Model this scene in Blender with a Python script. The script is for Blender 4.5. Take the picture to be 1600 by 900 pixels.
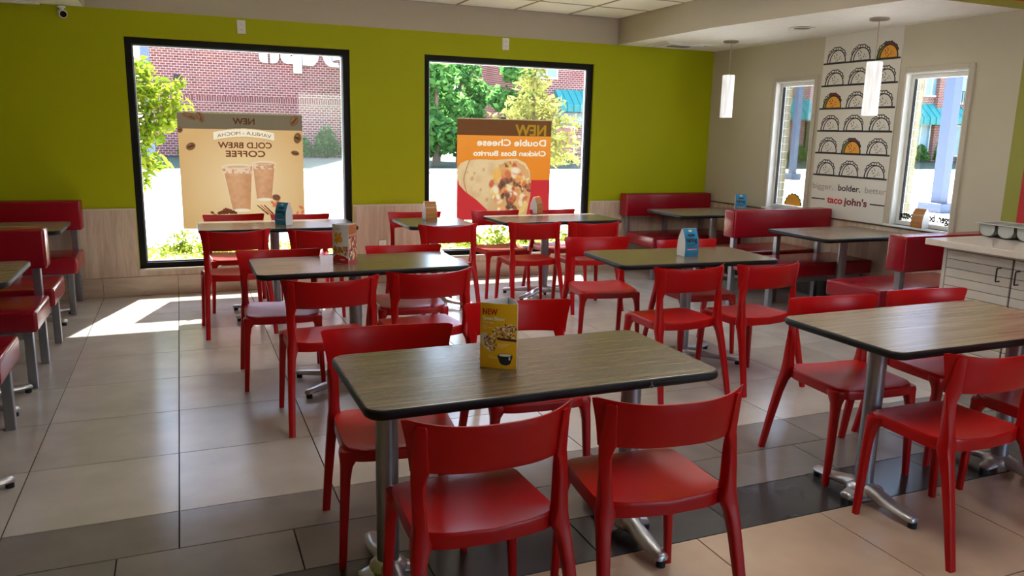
import bpy, bmesh, math, random
import numpy as np
from mathutils import Matrix, Vector

for o in list(bpy.data.objects):
    bpy.data.objects.remove(o, do_unlink=True)
SC = bpy.context.scene
COL = SC.collection
random.seed(7)

# ---------------------------------------------------------------- camera
R = ((0.9225739929147244, -0.38525099117029044, 0.020949973739626298),
     (-0.056573694107766775, -0.1887924566910415, -0.9803860593825078),
     (0.3816498981165632, 0.9032934639965409, -0.1959700823308163))
CAM_H = 1.516
cam_data = bpy.data.cameras.new('camera')
cam_data.sensor_width = 36.0
cam_data.lens = 1221.25 / 1600 * 36
cam_data.clip_start = 0.05
cam_data.clip_end = 500
cam = bpy.data.objects.new('camera', cam_data)
COL.objects.link(cam)
cam.matrix_world = Matrix(((R[0][0], -R[1][0], -R[2][0], 0), (R[0][1], -R[1][1], -R[2][1], 0),
                           (R[0][2], -R[1][2], -R[2][2], CAM_H), (0, 0, 0, 1)))
SC.camera = cam

# ---------------------------------------------------------------- sky, sun, exposure
SUN = Vector((0.245, 0.72, 1.0)).normalized()
world = bpy.data.worlds.new('sky')
SC.world = world
world.use_nodes = True
wn = world.node_tree.nodes
wl = world.node_tree.links
sky = wn.new('ShaderNodeTexSky')
sky.sky_type = 'NISHITA'
sky.sun_disc = False
sky.sun_elevation = math.asin(SUN.z)
sky.sun_rotation = math.atan2(SUN.x, SUN.y)
sky.air_density = 1.0
sky.dust_density = 1.0
wl.new(sky.outputs[0], wn['Background'].inputs[0])
wn['Background'].inputs[1].default_value = 0.55
sun_data = bpy.data.lights.new('sun', 'SUN')
sun_data.energy = 20.0
sun_data.angle = math.radians(0.6)
sun_data.color = (1.0, 0.96, 0.90)
sun = bpy.data.objects.new('sun', sun_data)
COL.objects.link(sun)
sun.rotation_euler = (-SUN).to_track_quat('-Z', 'Y').to_euler()
sun.location = (10, 30, 40)
SC.view_settings.view_transform = 'Standard'
SC.view_settings.look = 'None'
SC.view_settings.gamma = 1
SC.view_settings.use_curve_mapping = False
SC.view_settings.exposure = 1.47


# ---------------------------------------------------------------- materials
def lin(r, g, b):
    f = lambda c: (c / 255) / 12.92 if c / 255 <= 0.04045 else ((c / 255 + 0.055) / 1.055) ** 2.4
    return (f(r), f(g), f(b), 1.0)


def new_mat(name):
    m = bpy.data.materials.new(name)
    m.use_nodes = True
    return m, m.node_tree.nodes, m.node_tree.links, m.node_tree.nodes['Principled BSDF']


def mat(name, col, rough=0.5, metal=0.0, spec=0.5, vary=0.0, scale=8.0, bump=0.0, bscale=60.0, stretch=None, rvary=0.0):
    m, n, l, p = new_mat(name)
    p.inputs['Base Color'].default_value = col
    p.inputs['Roughness'].default_value = rough
    p.inputs['Metallic'].default_value = metal
    p.inputs['Specular IOR Level'].default_value = spec
    tc = n.new('ShaderNodeTexCoord')
    mp = n.new('ShaderNodeMapping')
    if stretch:
        mp.inputs['Scale'].default_value = stretch
    l.new(tc.outputs['Object'], mp.inputs['Vector'])
    if vary or rvary:
        t = n.new('ShaderNodeTexNoise')
        t.inputs['Scale'].default_value = scale
        t.inputs['Detail'].default_value = 4
        l.new(mp.outputs[0], t.inputs['Vector'])
        if vary:
            mx = n.new('ShaderNodeMix')
            mx.data_type = 'RGBA'
            mx.inputs[6].default_value = tuple(c * (1 - vary) for c in col[:3]) + (1,)
            mx.inputs[7].default_value = tuple(min(1, c * (1 + vary)) for c in col[:3]) + (1,)
            l.new(t.outputs[0], mx.inputs[0])
            l.new(mx.outputs[2], p.inputs['Base Color'])
        if rvary:
            mr = n.new('ShaderNodeMapRange')
            mr.inputs[3].default_value = rough - rvary
            mr.inputs[4].default_value = rough + rvary
            l.new(t.outputs[0], mr.inputs[0])
            l.new(mr.outputs[0], p.inputs['Roughness'])
    if bump:
        t2 = n.new('ShaderNodeTexNoise')
        t2.inputs['Scale'].default_value = bscale
        t2.inputs['Detail'].default_value = 3
        l.new(mp.outputs[0], t2.inputs['Vector'])
        b = n.new('ShaderNodeBump')
        b.inputs['Strength'].default_value = bump
        b.inputs['Distance'].default_value = 0.01
        l.new(t2.outputs[0], b.inputs['Height'])
        l.new(b.outputs[0], p.inputs['Normal'])
    return m


def wood_mat(name, c1, c2, rough, axis=0, scale=1.0, spec=0.5, dens=26):
    """wood-grain laminate: stretched noise + fine streaks along one axis"""
    m, n, l, p = new_mat(name)
    tc = n.new('ShaderNodeTexCoord')
    oi = n.new('ShaderNodeObjectInfo')
    add = n.new('ShaderNodeVectorMath')
    add.operation = 'ADD'
    comb = n.new('ShaderNodeCombineXYZ')
    mul = n.new('ShaderNodeMath')
    mul.operation = 'MULTIPLY'
    mul.inputs[1].default_value = 17.0
    l.new(oi.outputs['Random'], mul.inputs[0])
    for k in range(3):
        l.new(mul.outputs[0], comb.inputs[k])
    mp = n.new('ShaderNodeMapping')
    s = [dens * scale] * 3
    s[axis] = 1.6 * scale
    mp.inputs['Scale'].default_value = s
    l.new(tc.outputs['Object'], add.inputs[0])
    l.new(comb.outputs[0], add.inputs[1])
    l.new(add.outputs[0], mp.inputs['Vector'])
    t = n.new('ShaderNodeTexNoise')
    t.inputs['Scale'].default_value = 1.0
    t.inputs['Detail'].default_value = 8
    t.inputs['Roughness'].default_value = 0.65
    t.inputs['Distortion'].default_value = 0.6
    l.new(mp.outputs[0], t.inputs['Vector'])
    r = n.new('ShaderNodeValToRGB')
    r.color_ramp.elements[0].position = 0.36
    r.color_ramp.elements[0].color = c1
    r.color_ramp.elements[1].position = 0.66
    r.color_ramp.elements[1].color = c2
    l.new(t.outputs[0], r.inputs[0])
    l.new(r.outputs[0], p.inputs['Base Color'])
    p.inputs['Roughness'].default_value = rough
    p.inputs['Specular IOR Level'].default_value = spec
    b = n.new('ShaderNodeBump')
    b.inputs['Strength'].default_value = 0.12
    b.inputs['Distance'].default_value = 0.002
    l.new(t.outputs[0], b.inputs['Height'])
    l.new(b.outputs[0], p.inputs['Normal'])
    return m


def tile_mat(name, c1, c2, rough):
    m, n, l, p = new_mat(name)
    tc = n.new('ShaderNodeTexCoord')
    oi = n.new('ShaderNodeObjectInfo')
    t = n.new('ShaderNodeTexNoise')
    t.noise_dimensions = '4D'
    t.inputs['Scale'].default_value = 4.0
    t.inputs['Detail'].default_value = 5
    t.inputs['Roughness'].default_value = 0.5
    mul = n.new('ShaderNodeMath')
    mul.operation = 'MULTIPLY'
    mul.inputs[1].default_value = 40
    l.new(oi.outputs['Random'], mul.inputs[0])
    l.new(mul.outputs[0], t.inputs['W'])
    l.new(tc.outputs['Object'], t.inputs['Vector'])
    r = n.new('ShaderNodeValToRGB')
    r.color_ramp.elements[0].position = 0.2
    r.color_ramp.elements[0].color = c1
    r.color_ramp.elements[1].position = 0.85
    r.color_ramp.elements[1].color = c2
    l.new(t.outputs[0], r.inputs[0])
    hsv = n.new('ShaderNodeHueSaturation')
    mr = n.new('ShaderNodeMapRange')
    mr.inputs[3].default_value = 0.9
    mr.inputs[4].default_value = 1.1
    l.new(oi.outputs['Random'], mr.inputs[0])
    l.new(mr.outputs[0], hsv.inputs['Value'])
    l.new(r.outputs[0], hsv.inputs['Color'])
    l.new(hsv.outputs[0], p.inputs['Base Color'])
    mr2 = n.new('ShaderNodeMapRange')
    mr2.inputs[3].default_value = 0.195
    mr2.inputs[4].default_value = 0.255
    l.new(t.outputs[0], mr2.inputs[0])
    l.new(mr2.outputs[0], p.inputs['Roughness'])
    p.inputs['Specular IOR Level'].default_value = 0.5
    t3 = n.new('ShaderNodeTexNoise')
    t3.inputs['Scale'].default_value = 25
    t3.inputs['Detail'].default_value = 3
    l.new(tc.outputs['Object'], t3.inputs['Vector'])
    b = n.new('ShaderNodeBump')
    b.inputs['Strength'].default_value = 0.03
    b.inputs['Distance'].default_value = 0.002
    l.new(t3.outputs[0], b.inputs['Height'])
    l.new(b.outputs[0], p.inputs['Normal'])
    return m


def glass_mat(name, tint=(1, 1, 1, 1), gloss=0.07):
    m, n, l, p = new_mat(name)
    n.remove(p)
    tr = n.new('ShaderNodeBsdfTransparent')
    tr.inputs[0].default_value = tint
    gl = n.new('ShaderNodeBsdfGlossy')
    gl.inputs['Roughness'].default_value = 0.02
    mx = n.new('ShaderNodeMixShader')
    lw = n.new('ShaderNodeFresnel')
    lw.inputs[0].default_value = 1.45
    mu = n.new('ShaderNodeMath')
    mu.operation = 'MULTIPLY'
    mu.inputs[1].default_value = gloss * 10
    l.new(lw.outputs[0], mu.inputs[0])
    l.new(mu.outputs[0], mx.inputs[0])
    l.new(tr.outputs[0], mx.inputs[1])
    l.new(gl.outputs[0], mx.inputs[2])
    l.new(mx.outputs[0], n['Material Output'].inputs[0])
    return m


def leaf_mat(name, c1, c2, trans=0.55):
    m, n, l, p = new_mat(name)
    n.remove(p)
    geo = n.new('ShaderNodeNewGeometry')
    mx = n.new('ShaderNodeMix')
    mx.data_type = 'RGBA'
    mx.inputs[6].default_value = c1
    mx.inputs[7].default_value = c2
    l.new(geo.outputs['Random Per Island'], mx.inputs[0])
    df = n.new('ShaderNodeBsdfDiffuse')
    tl = n.new('ShaderNodeBsdfTranslucent')
    ms = n.new('ShaderNodeMixShader')
    ms.inputs[0].default_value = trans
    l.new(mx.outputs[2], df.inputs[0])
    l.new(mx.outputs[2], tl.inputs[0])
    l.new(df.outputs[0], ms.inputs[1])
    l.new(tl.outputs[0], ms.inputs[2])
    l.new(ms.outputs[0], n['Material Output'].inputs[0])
    return m


def print_mat(name, translucent=0.0, gain=1.0, rough=0.45):
    """flat print: the colours sit on the mesh as the attribute 'ink'"""
    m, n, l, p = new_mat(name)
    a = n.new('ShaderNodeAttribute')
    a.attribute_name = 'ink'
    if translucent <= 0:
        l.new(a.outputs['Color'], p.inputs['Base Color'])
        p.inputs['Roughness'].default_value = rough
        return m
    n.remove(p)
    df = n.new('ShaderNodeBsdfDiffuse')
    tl = n.new('ShaderNodeBsdfTranslucent')
    ms = n.new('ShaderNodeMixShader')
    vm = n.new('ShaderNodeVectorMath')
    vm.operation = 'SCALE'
    vm.inputs['Scale'].default_value = gain
    l.new(a.outputs['Color'], vm.inputs[0])
    ms.inputs[0].default_value = translucent
    l.new(a.outputs['Color'], df.inputs[0])
    l.new(vm.outputs[0], tl.inputs[0])
    l.new(df.outputs[0], ms.inputs[1])
    l.new(tl.outputs[0], ms.inputs[2])
    l.new(ms.outputs[0], n['Material Output'].inputs[0])
    return m


def brick_mat(name, c1, c2, mortar, bw, bh, axis='x', ms=None):
    m, n, l, p = new_mat(name)
    tc = n.new('ShaderNodeTexCoord')
    sx = n.new('ShaderNodeSeparateXYZ')
    cx = n.new('ShaderNodeCombineXYZ')
    l.new(tc.outputs['Object'], sx.inputs[0])
    l.new(sx.outputs[0 if axis == 'x' else 1], cx.inputs[0])
    l.new(sx.outputs[2], cx.inputs[1])
    b = n.new('ShaderNodeTexBrick')
    b.inputs['Color1'].default_value = c1
    b.inputs['Color2'].default_value = c2
    b.inputs['Mortar'].default_value = mortar
    b.inputs['Scale'].default_value = 1.0
    b.inputs['Mortar Size'].default_value = ms or bh * 0.13
    b.inputs['Brick Width'].default_value = bw
    b.inputs['Row Height'].default_value = bh
    l.new(cx.outputs[0], b.inputs['Vector'])
    t = n.new('ShaderNodeTexNoise')
    t.inputs['Scale'].default_value = 0.35
    t.inputs['Detail'].default_value = 3
    l.new(tc.outputs['Object'], t.inputs['Vector'])
    mx = n.new('ShaderNodeMix')
    mx.data_type = 'RGBA'
    mx.blend_type = 'MULTIPLY'
    mx.inputs[0].default_value = 0.35
    l.new(b.outputs['Color'], mx.inputs[6])
    l.new(t.outputs['Color'], mx.inputs[7])
    l.new(mx.outputs[2], p.inputs['Base Color'])
    p.inputs['Roughness'].default_value = 0.9
    return m


def emit_mat(name, col, strength, streak=False):
    m, n, l, p = new_mat(name)
    p.inputs['Base Color'].default_value = (0.8, 0.8, 0.8, 1)
    p.inputs['Roughness'].default_value = 0.2
    p.inputs['Emission Color'].default_value = col
    p.inputs['Emission Strength'].default_value = strength
    if streak:
        tc = n.new('ShaderNodeTexCoord')
        mp = n.new('ShaderNodeMapping')
        mp.inputs['Scale'].default_value = (38, 38, 6)
        l.new(tc.outputs['Object'], mp.inputs[0])
        t = n.new('ShaderNodeTexNoise')
        t.inputs['Scale'].default_value = 1
        t.inputs['Detail'].default_value = 3
        l.new(mp.outputs[0], t.inputs[0])
        mr = n.new('ShaderNodeMapRange')
        mr.inputs[1].default_value = 0.3
        mr.inputs[2].default_value = 0.7
        mr.inputs[3].default_value = strength * 0.55
        mr.inputs[4].default_value = strength * 1.3
        l.new(t.outputs[0], mr.inputs[0])
        l.new(mr.outputs[0], p.inputs['Emission Strength'])
    return m


M = {}
M['lime'] = mat('lime_paint', (0.365, 0.385, 0.0, 1), 0.6, spec=0.2, vary=0.04, scale=2, bump=0.04, bscale=180)
M['taupe'] = mat('taupe_paint', lin(178, 168, 148), 0.7, vary=0.03, scale=2, bump=0.04, bscale=180)
M['cream'] = mat('cream_paint', lin(194, 186, 164), 0.7, vary=0.03, scale=2, bump=0.04, bscale=180)
M['soffit'] = mat('knockdown_white', lin(242, 240, 234), 0.8, vary=0.08, scale=14, bump=0.35, bscale=38)
M['acoustic'] = mat('acoustic_tile', lin(246, 244, 238), 0.9, vary=0.03, scale=60, bump=0.3, bscale=220)
M['grid_shaded'] = mat('ceiling_grid_shaded', lin(150, 140, 118), 0.5, vary=0.03)  # grid bars darkened: shadow lines between the tiles put into their colour
M['ceil_base'] = mat('ceiling_slab', lin(190, 185, 170), 0.9, vary=0.03)
M['wains'] = wood_mat('pale_wood_laminate', lin(178, 156, 136), lin(212, 192, 172), 0.5, axis=2, dens=18)
M['bb_tile'] = wood_mat('baseboard_tile', lin(176, 158, 138), lin(204, 186, 164), 0.45, axis=0, dens=12)
M['bb_dark'] = mat('dark_base_tile', lin(80, 78, 76), 0.45, vary=0.15, scale=6)
M['cap'] = mat('wainscot_cap', lin(200, 190, 172), 0.4, vary=0.05)
M['capdark'] = mat('dark_cap', lin(88, 74, 64), 0.5, vary=0.1)
M['grout'] = mat('grout', lin(16, 14, 13), 0.9, vary=0.1)
M['tile_light'] = tile_mat('tile_greige', lin(176, 168, 159), lin(203, 195, 187), 0.3)
M['tile_tan'] = tile_mat('tile_tan', lin(186, 160, 136), lin(214, 186, 160), 0.32)
M['tile_gray'] = tile_mat('tile_gray', lin(112, 106, 102), lin(140, 133, 128), 0.3)
M['tile_dark'] = tile_mat('tile_charcoal', lin(50, 51, 53), lin(70, 71, 73), 0.3)
M['black'] = mat('black_frame', lin(14, 14, 14), 0.6, spec=0.2, vary=0.1)
M['white_paint'] = mat('white_paint', lin(232, 232, 228), 0.5, vary=0.03)
M['casing'] = mat('casing_taupe', lin(186, 176, 158), 0.5, vary=0.04)
M['cream_brick'] = mat('cream_brick', lin(128, 121, 98), 0.85, vary=0.15, scale=14, bump=0.3, bscale=90)
M['glass'] = glass_mat('window_glass', (0.94, 0.96, 0.96, 1))
M['red_plastic'] = mat('red_plastic', (0.44, 0.0008, 0.002, 1), 0.34, spec=0.34, vary=0.06, scale=3, bump=0.02, bscale=500)
M['red_vinyl'] = mat('red_vinyl', (0.27, 0.003, 0.012, 1), 0.22, vary=0.1, scale=5, bump=0.12, bscale=30)
M['steel'] = mat('brushed_steel', lin(150, 152, 158), 0.36, metal=0.85, vary=0.06, scale=40)
M['chrome'] = mat('cast_aluminium', lin(196, 196, 196), 0.34, metal=0.75, vary=0.08, scale=12, bump=0.1, bscale=30)
M['rubber'] = mat('black_rubber', lin(22, 22, 22), 0.6, vary=0.1)
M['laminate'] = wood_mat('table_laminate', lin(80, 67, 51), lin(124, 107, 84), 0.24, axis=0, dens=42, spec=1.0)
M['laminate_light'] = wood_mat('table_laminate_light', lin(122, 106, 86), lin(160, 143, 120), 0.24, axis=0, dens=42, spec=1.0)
M['edge'] = mat('black_edge_band', lin(17, 17, 18), 0.5, spec=0.3, vary=0.1)
M['paper'] = mat('white_card', lin(226, 224, 226), 0.6, vary=0.02)
M['quartz'] = mat('white_solid_surface', lin(214, 202, 190), 0.12, vary=0.03, scale=40)
M['cab'] = mat('pale_cabinet', lin(196, 186, 174), 0.5, vary=0.04, scale=6)
M['cab_dark'] = mat('cabinet_gap', lin(60, 56, 52), 0.7, vary=0.05)
M['dark_metal'] = mat('dark_handle', lin(45, 42, 40), 0.35, metal=0.7, vary=0.05)
M['tray'] = mat('grey_tray_plastic', lin(176, 178, 172), 0.35, vary=0.05)
M['nickel'] = mat('brushed_nickel', lin(150, 138, 128), 0.4, metal=0.8, vary=0.05)
M['shade'] = emit_mat('lit_glass_shade', (0.96, 0.97, 1.0, 1), 0.22, True)
M['bulb'] = emit_mat('lit_bulb', (1.0, 0.97, 0.92, 1), 5.0)
M['added_glow'] = emit_mat('added_panel_glow', (1.0, 0.95, 0.88, 1), 3.0)
M['outlet'] = mat('outlet_white', lin(226, 222, 212), 0.4, vary=0.03)
M['slot'] = mat('outlet_slot', lin(120, 112, 100), 0.5, vary=0.05)
M['p_black'] = mat('print_black', lin(26, 22, 22), 0.6, vary=0.05)
M['p_white'] = mat('print_white', lin(232, 228, 220), 0.6, vary=0.02)
M['p_panel'] = mat('print_board', lin(222, 217, 208), 0.55, vary=0.02)
M['p_orange'] = mat('print_orange', lin(232, 160, 40), 0.6, vary=0.05)
M['p_green'] = mat('print_green', lin(120, 130, 40), 0.6, vary=0.05)
M['p_dred'] = mat('print_dark_red', lin(120, 40, 28), 0.6, vary=0.05)
M['p_red'] = mat('print_red', lin(205, 30, 38), 0.6, vary=0.05)
M['p_blue'] = mat('print_pale_blue', lin(150, 172, 200), 0.6, vary=0.03)
M['p_grey'] = mat('print_grey', lin(168, 163, 156), 0.6, vary=0.03)
M['p_lgreen'] = mat('stripe_green', lin(150, 150, 62), 0.6, vary=0.03)
M['p_stripe_red'] = mat('stripe_red', lin(190, 36, 40), 0.6, vary=0.03)
M['brick'] = brick_mat('red_brick', lin(146, 74, 63), lin(120, 56, 50), lin(200, 166, 154), 0.27, 0.128)
M['soldier'] = brick_mat('soldier_brick', lin(140, 72, 62), lin(118, 56, 50), lin(190, 156, 146), 0.128, 0.34, ms=0.016)
M['teal'] = mat('teal_metal', lin(40, 132, 128), 0.5, vary=0.06, scale=2)
M['sign_white'] = mat('sign_white', lin(245, 245, 245), 0.5, vary=0.01)
M['asphalt'] = mat('pale_concrete', lin(214, 211, 204), 0.9, vary=0.06, scale=0.6)
M['grass'] = mat('lawn', lin(24, 50, 28), 0.95, vary=0.3, scale=2.5, bump=0.5, bscale=30)
M['soil'] = mat('planting_bed', lin(150, 140, 80), 0.95, vary=0.3, scale=6, bump=0.5, bscale=30)
M['bark'] = mat('bark', lin(92, 76, 60), 0.9, vary=0.3, scale=12, bump=0.5, bscale=30)
M['leaf_young'] = leaf_mat('young_leaf', lin(76, 102, 22), lin(136, 142, 46), 0.5)
M['leaf_pale'] = leaf_mat('pale_leaf', lin(112, 114, 52), lin(146, 142, 82), 0.5)
M['leaf_deep'] = leaf_mat('deep_leaf', lin(56, 96, 50), lin(104, 150, 78), 0.5)
M['leaf_shrub'] = leaf_mat('shrub_leaf', lin(66, 104, 52), lin(110, 146, 78), 0.5)
M['leaf_bed'] = leaf_mat('bed_leaf', lin(80, 100, 30), lin(128, 132, 50), 0.5)
M['pole'] = mat('blue_grey_pole', lin(62, 74, 98), 0.5, vary=0.05)
M['window_dark'] = mat('far_window_glass', lin(120, 150, 160), 0.1, vary=0.3, scale=1.5)
M['door_pink'] = mat('far_door', lin(188, 110, 112), 0.6, vary=0.05)
M['poster1'] = print_mat('poster_film', 0.85, 0.165)
M['ink'] = print_mat('card_print', 0.0)
M['lens'] = mat('camera_lens', lin(12, 10, 16), 0.1, vary=0.1)


# ---------------------------------------------------------------- mesh helpers
class MB:
    def __init__(s):
        s.v, s.f, s.mi = [], [], []

    def quad(s, pts, mi=0):
        b = len(s.v)
        s.v += [tuple(p) for p in pts]
        s.f.append(tuple(range(b, b + len(pts))))
        s.mi.append(mi)

    def box(s, x0, x1, y0, y1, z0, z1, mi=0):
        b = len(s.v)
        s.v += [(x0, y0, z0), (x1, y0, z0), (x1, y1, z0), (x0, y1, z0), (x0, y0, z1), (x1, y0, z1), (x1, y1, z1), (x0, y1, z1)]
        for q in ((0, 3, 2, 1), (4, 5, 6, 7), (0, 1, 5, 4), (1, 2, 6, 5), (2, 3, 7, 6), (3, 0, 4, 7)):
            s.f.append(tuple(b + i for i in q))
            s.mi.append(mi)

    def loft(s, rings, cap=True, mi=0, closed=True):
        b = len(s.v)
        n = len(rings[0])
        for r in rings:
            s.v += [tuple(p) for p in r]
        for k in range(len(rings) - 1):
            for i in range(n if closed else n - 1):
                j = (i + 1) % n
                s.f.append((b + k * n + i, b + k * n + j, b + (k + 1) * n + j, b + (k + 1) * n + i))
                s.mi.append(mi)
        if cap:
            s.f.append(tuple(b + i for i in range(n))[::-1])
            s.f.append(tuple(b + (len(rings) - 1) * n + i for i in range(n)))
            s.mi += [mi, mi]

    def cyl(s, c, r, z0, z1, n=24, r2=None, mi=0):
        r2 = r if r2 is None else r2
        ring = lambda rr, z: [(c[0] + rr * math.cos(2 * math.pi * i / n), c[1] + rr * math.sin(2 * math.pi * i / n), z) for i in range(n)]
        s.loft([ring(r, z0), ring(r2, z1)], mi=mi)

    def lathe(s, c, prof, n=24, mi=0, cap=True):
        s.loft([[(c[0] + r * math.cos(2 * math.pi * i / n), c[1] + r * math.sin(2 * math.pi * i / n), c[2] + z) for i in range(n)] for r, z in prof], mi=mi, cap=cap)

    def tube(s, pts, r, n=8, mi=0):
        rings = []
        for i, p in enumerate(pts):
            p = Vector(p)
            d = (Vector(pts[min(i + 1, len(pts) - 1)]) - Vector(pts[max(i - 1, 0)])).normalized()
            a = d.orthogonal().normalized()
            if i and rings:
                pa = (Vector(rings[-1][0]) - Vector(pts[i - 1]))
                pa = pa - d * pa.dot(d)
                if pa.length > 1e-6:
                    a = pa.normalized()
            b = d.cross(a)
            rr = r[i] if isinstance(r, (list, tuple)) else r
            rings.append([p + (a * math.cos(2 * math.pi * k / n) + b * math.sin(2 * math.pi * k / n)) * rr for k in range(n)])
        s.loft(rings, mi=mi)

    def prism(s, poly, z0, z1, mi=0, f=lambda p, z: (p[0], p[1], z)):
        s.loft([[f(p, z0) for p in poly], [f(p, z1) for p in poly]], mi=mi)

    def mesh(s, name, mats, smooth=None, bevel=0.0, seg=2):
        me = bpy.data.meshes.new(name)
        me.from_pydata([tuple(p) for p in s.v], [], s.f)
        for m in mats:
            me.materials.append(m)
        me.polygons.foreach_set('material_index', s.mi)
        if bevel or smooth is not None:
            bm = bmesh.new()
            bm.from_mesh(me)
            bmesh.ops.recalc_face_normals(bm, faces=bm.faces)
            if bevel:
                bmesh.ops.bevel(bm, geom=[e for e in bm.edges if len(e.link_faces) == 2 and e.calc_face_angle() > 0.5], offset=bevel, segments=seg, affect='EDGES', profile=0.6)
            bm.to_mesh(me)
            bm.free()
        if smooth is not None:
            me.shade_smooth()
            me.set_sharp_from_angle(angle=math.radians(smooth))
        me.update()
        return me


def obj(name, mb, mats, parent=None, smooth=None, bevel=0.0, seg=2, loc=None):
    if not isinstance(mats, (list, tuple)):
        mats = [mats]
    me = mb if isinstance(mb, bpy.types.Mesh) else mb.mesh(name, mats, smooth, bevel, seg)
    o = bpy.data.objects.new(name, me)
    COL.objects.link(o)
    if parent:
        o.parent = parent
    if loc:
        o.location = loc
    return o


def tag(o, label=None, cat=None, group=None, kind=None):
    for k, v in (('label', label), ('category', cat), ('group', group), ('kind', kind)):
        if v:
            o[k] = v
    return o


def thing(name, label, cat, loc=(0, 0, 0), rz=0.0, group=None):
    o = bpy.data.objects.new(name, None)
    o.empty_display_size = 0.1
    COL.objects.link(o)
    o.location = loc
    o.rotation_euler = (0, 0, rz)
    return tag(o, label, cat, group)


def dup(root, loc, rz, label, group=None):
    def cp(o, parent):
        c = o.copy()
        COL.objects.link(c)
        if parent:
            c.parent = parent
        for ch in o.children:
            cp(ch, c)
        return c
    r = cp(root, None)
    r.location = loc
    r.rotation_euler = (0, 0, rz)
    r['label'] = label
    if group:
        r['group'] = group
    return r


def struct(name, mb, mats, parent=None, **k):
    o = obj(name, mb, mats, parent, **k)
    if not parent:
        o['kind'] = 'structure'
    return o


def boxobj(name, b, m, parent=None, bevel=0.0, structure=False, **k):
    mb = MB()
    mb.box(*b)
    o = obj(name, mb, m, parent, bevel=bevel, **k)
    if structure:
        o['kind'] = 'structure'
    return o


def text_tris(body, size, bold=0.0, spacing=1.0, align='LEFT', extrude=0.0):
    cu = bpy.data.curves.new('lettering', 'FONT')
    cu.body = body
    cu.size = size
    cu.offset = bold
    cu.space_character = spacing
    cu.align_x = align
    cu.extrude = extrude
    o = bpy.data.objects.new('lettering', cu)
    COL.objects.link(o)
    dg = bpy.context.evaluated_depsgraph_get()
    dg.update()
    me = bpy.data.meshes.new_from_object(o.evaluated_get(dg))
    bpy.data.objects.remove(o)
    bpy.data.curves.remove(cu)
    return me


def text_obj(name, body, size, m, origin, xa, ya, parent=None, bold=0.0, spacing=1.0, align='LEFT', extrude=0.0, width=None, thick=0.0):
    """flat lettering: local x runs along xa, local y along ya"""
    me = text_tris(body, size, bold, spacing, align, extrude)
    xa, ya = Vector(xa), Vector(ya)
    za = xa.cross(ya)
    k = 1.0
    if width:
        xs = [v.co.x for v in me.vertices]
        k = width / (max(xs) - min(xs))
    for v in me.vertices:
        v.co = Vector(origin) + xa * (v.co.x * k) + ya * v.co.y + za * v.co.z
    if thick:
        # heavier strokes: the same flat letters laid again, shifted by a hair to each side
        V = [v.co.copy() for v in me.vertices]
        F = [tuple(p.vertices) for p in me.polygons]
        nv = len(V)
        sh = [(0, 0), (1, 0), (-1, 0), (0, 1), (0, -1), (.7, .7), (-.7, .7), (.7, -.7), (-.7, -.7)]
        me = bpy.data.meshes.new(name)
        me.from_pydata([v + xa * (a * thick) + ya * (b * thick) + za * (i * .00004) for i, (a, b) in enumerate(sh) for v in V], [], [tuple(q + i * nv for q in f) for i in range(len(sh)) for f in F])
    me.materials.clear()
    me.materials.append(m)
    for p in me.polygons:
        p.material_index = 0
    o = bpy.data.objects.new(name, me)
    COL.objects.link(o)
    if parent:
        o.parent = parent
    return o


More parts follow.
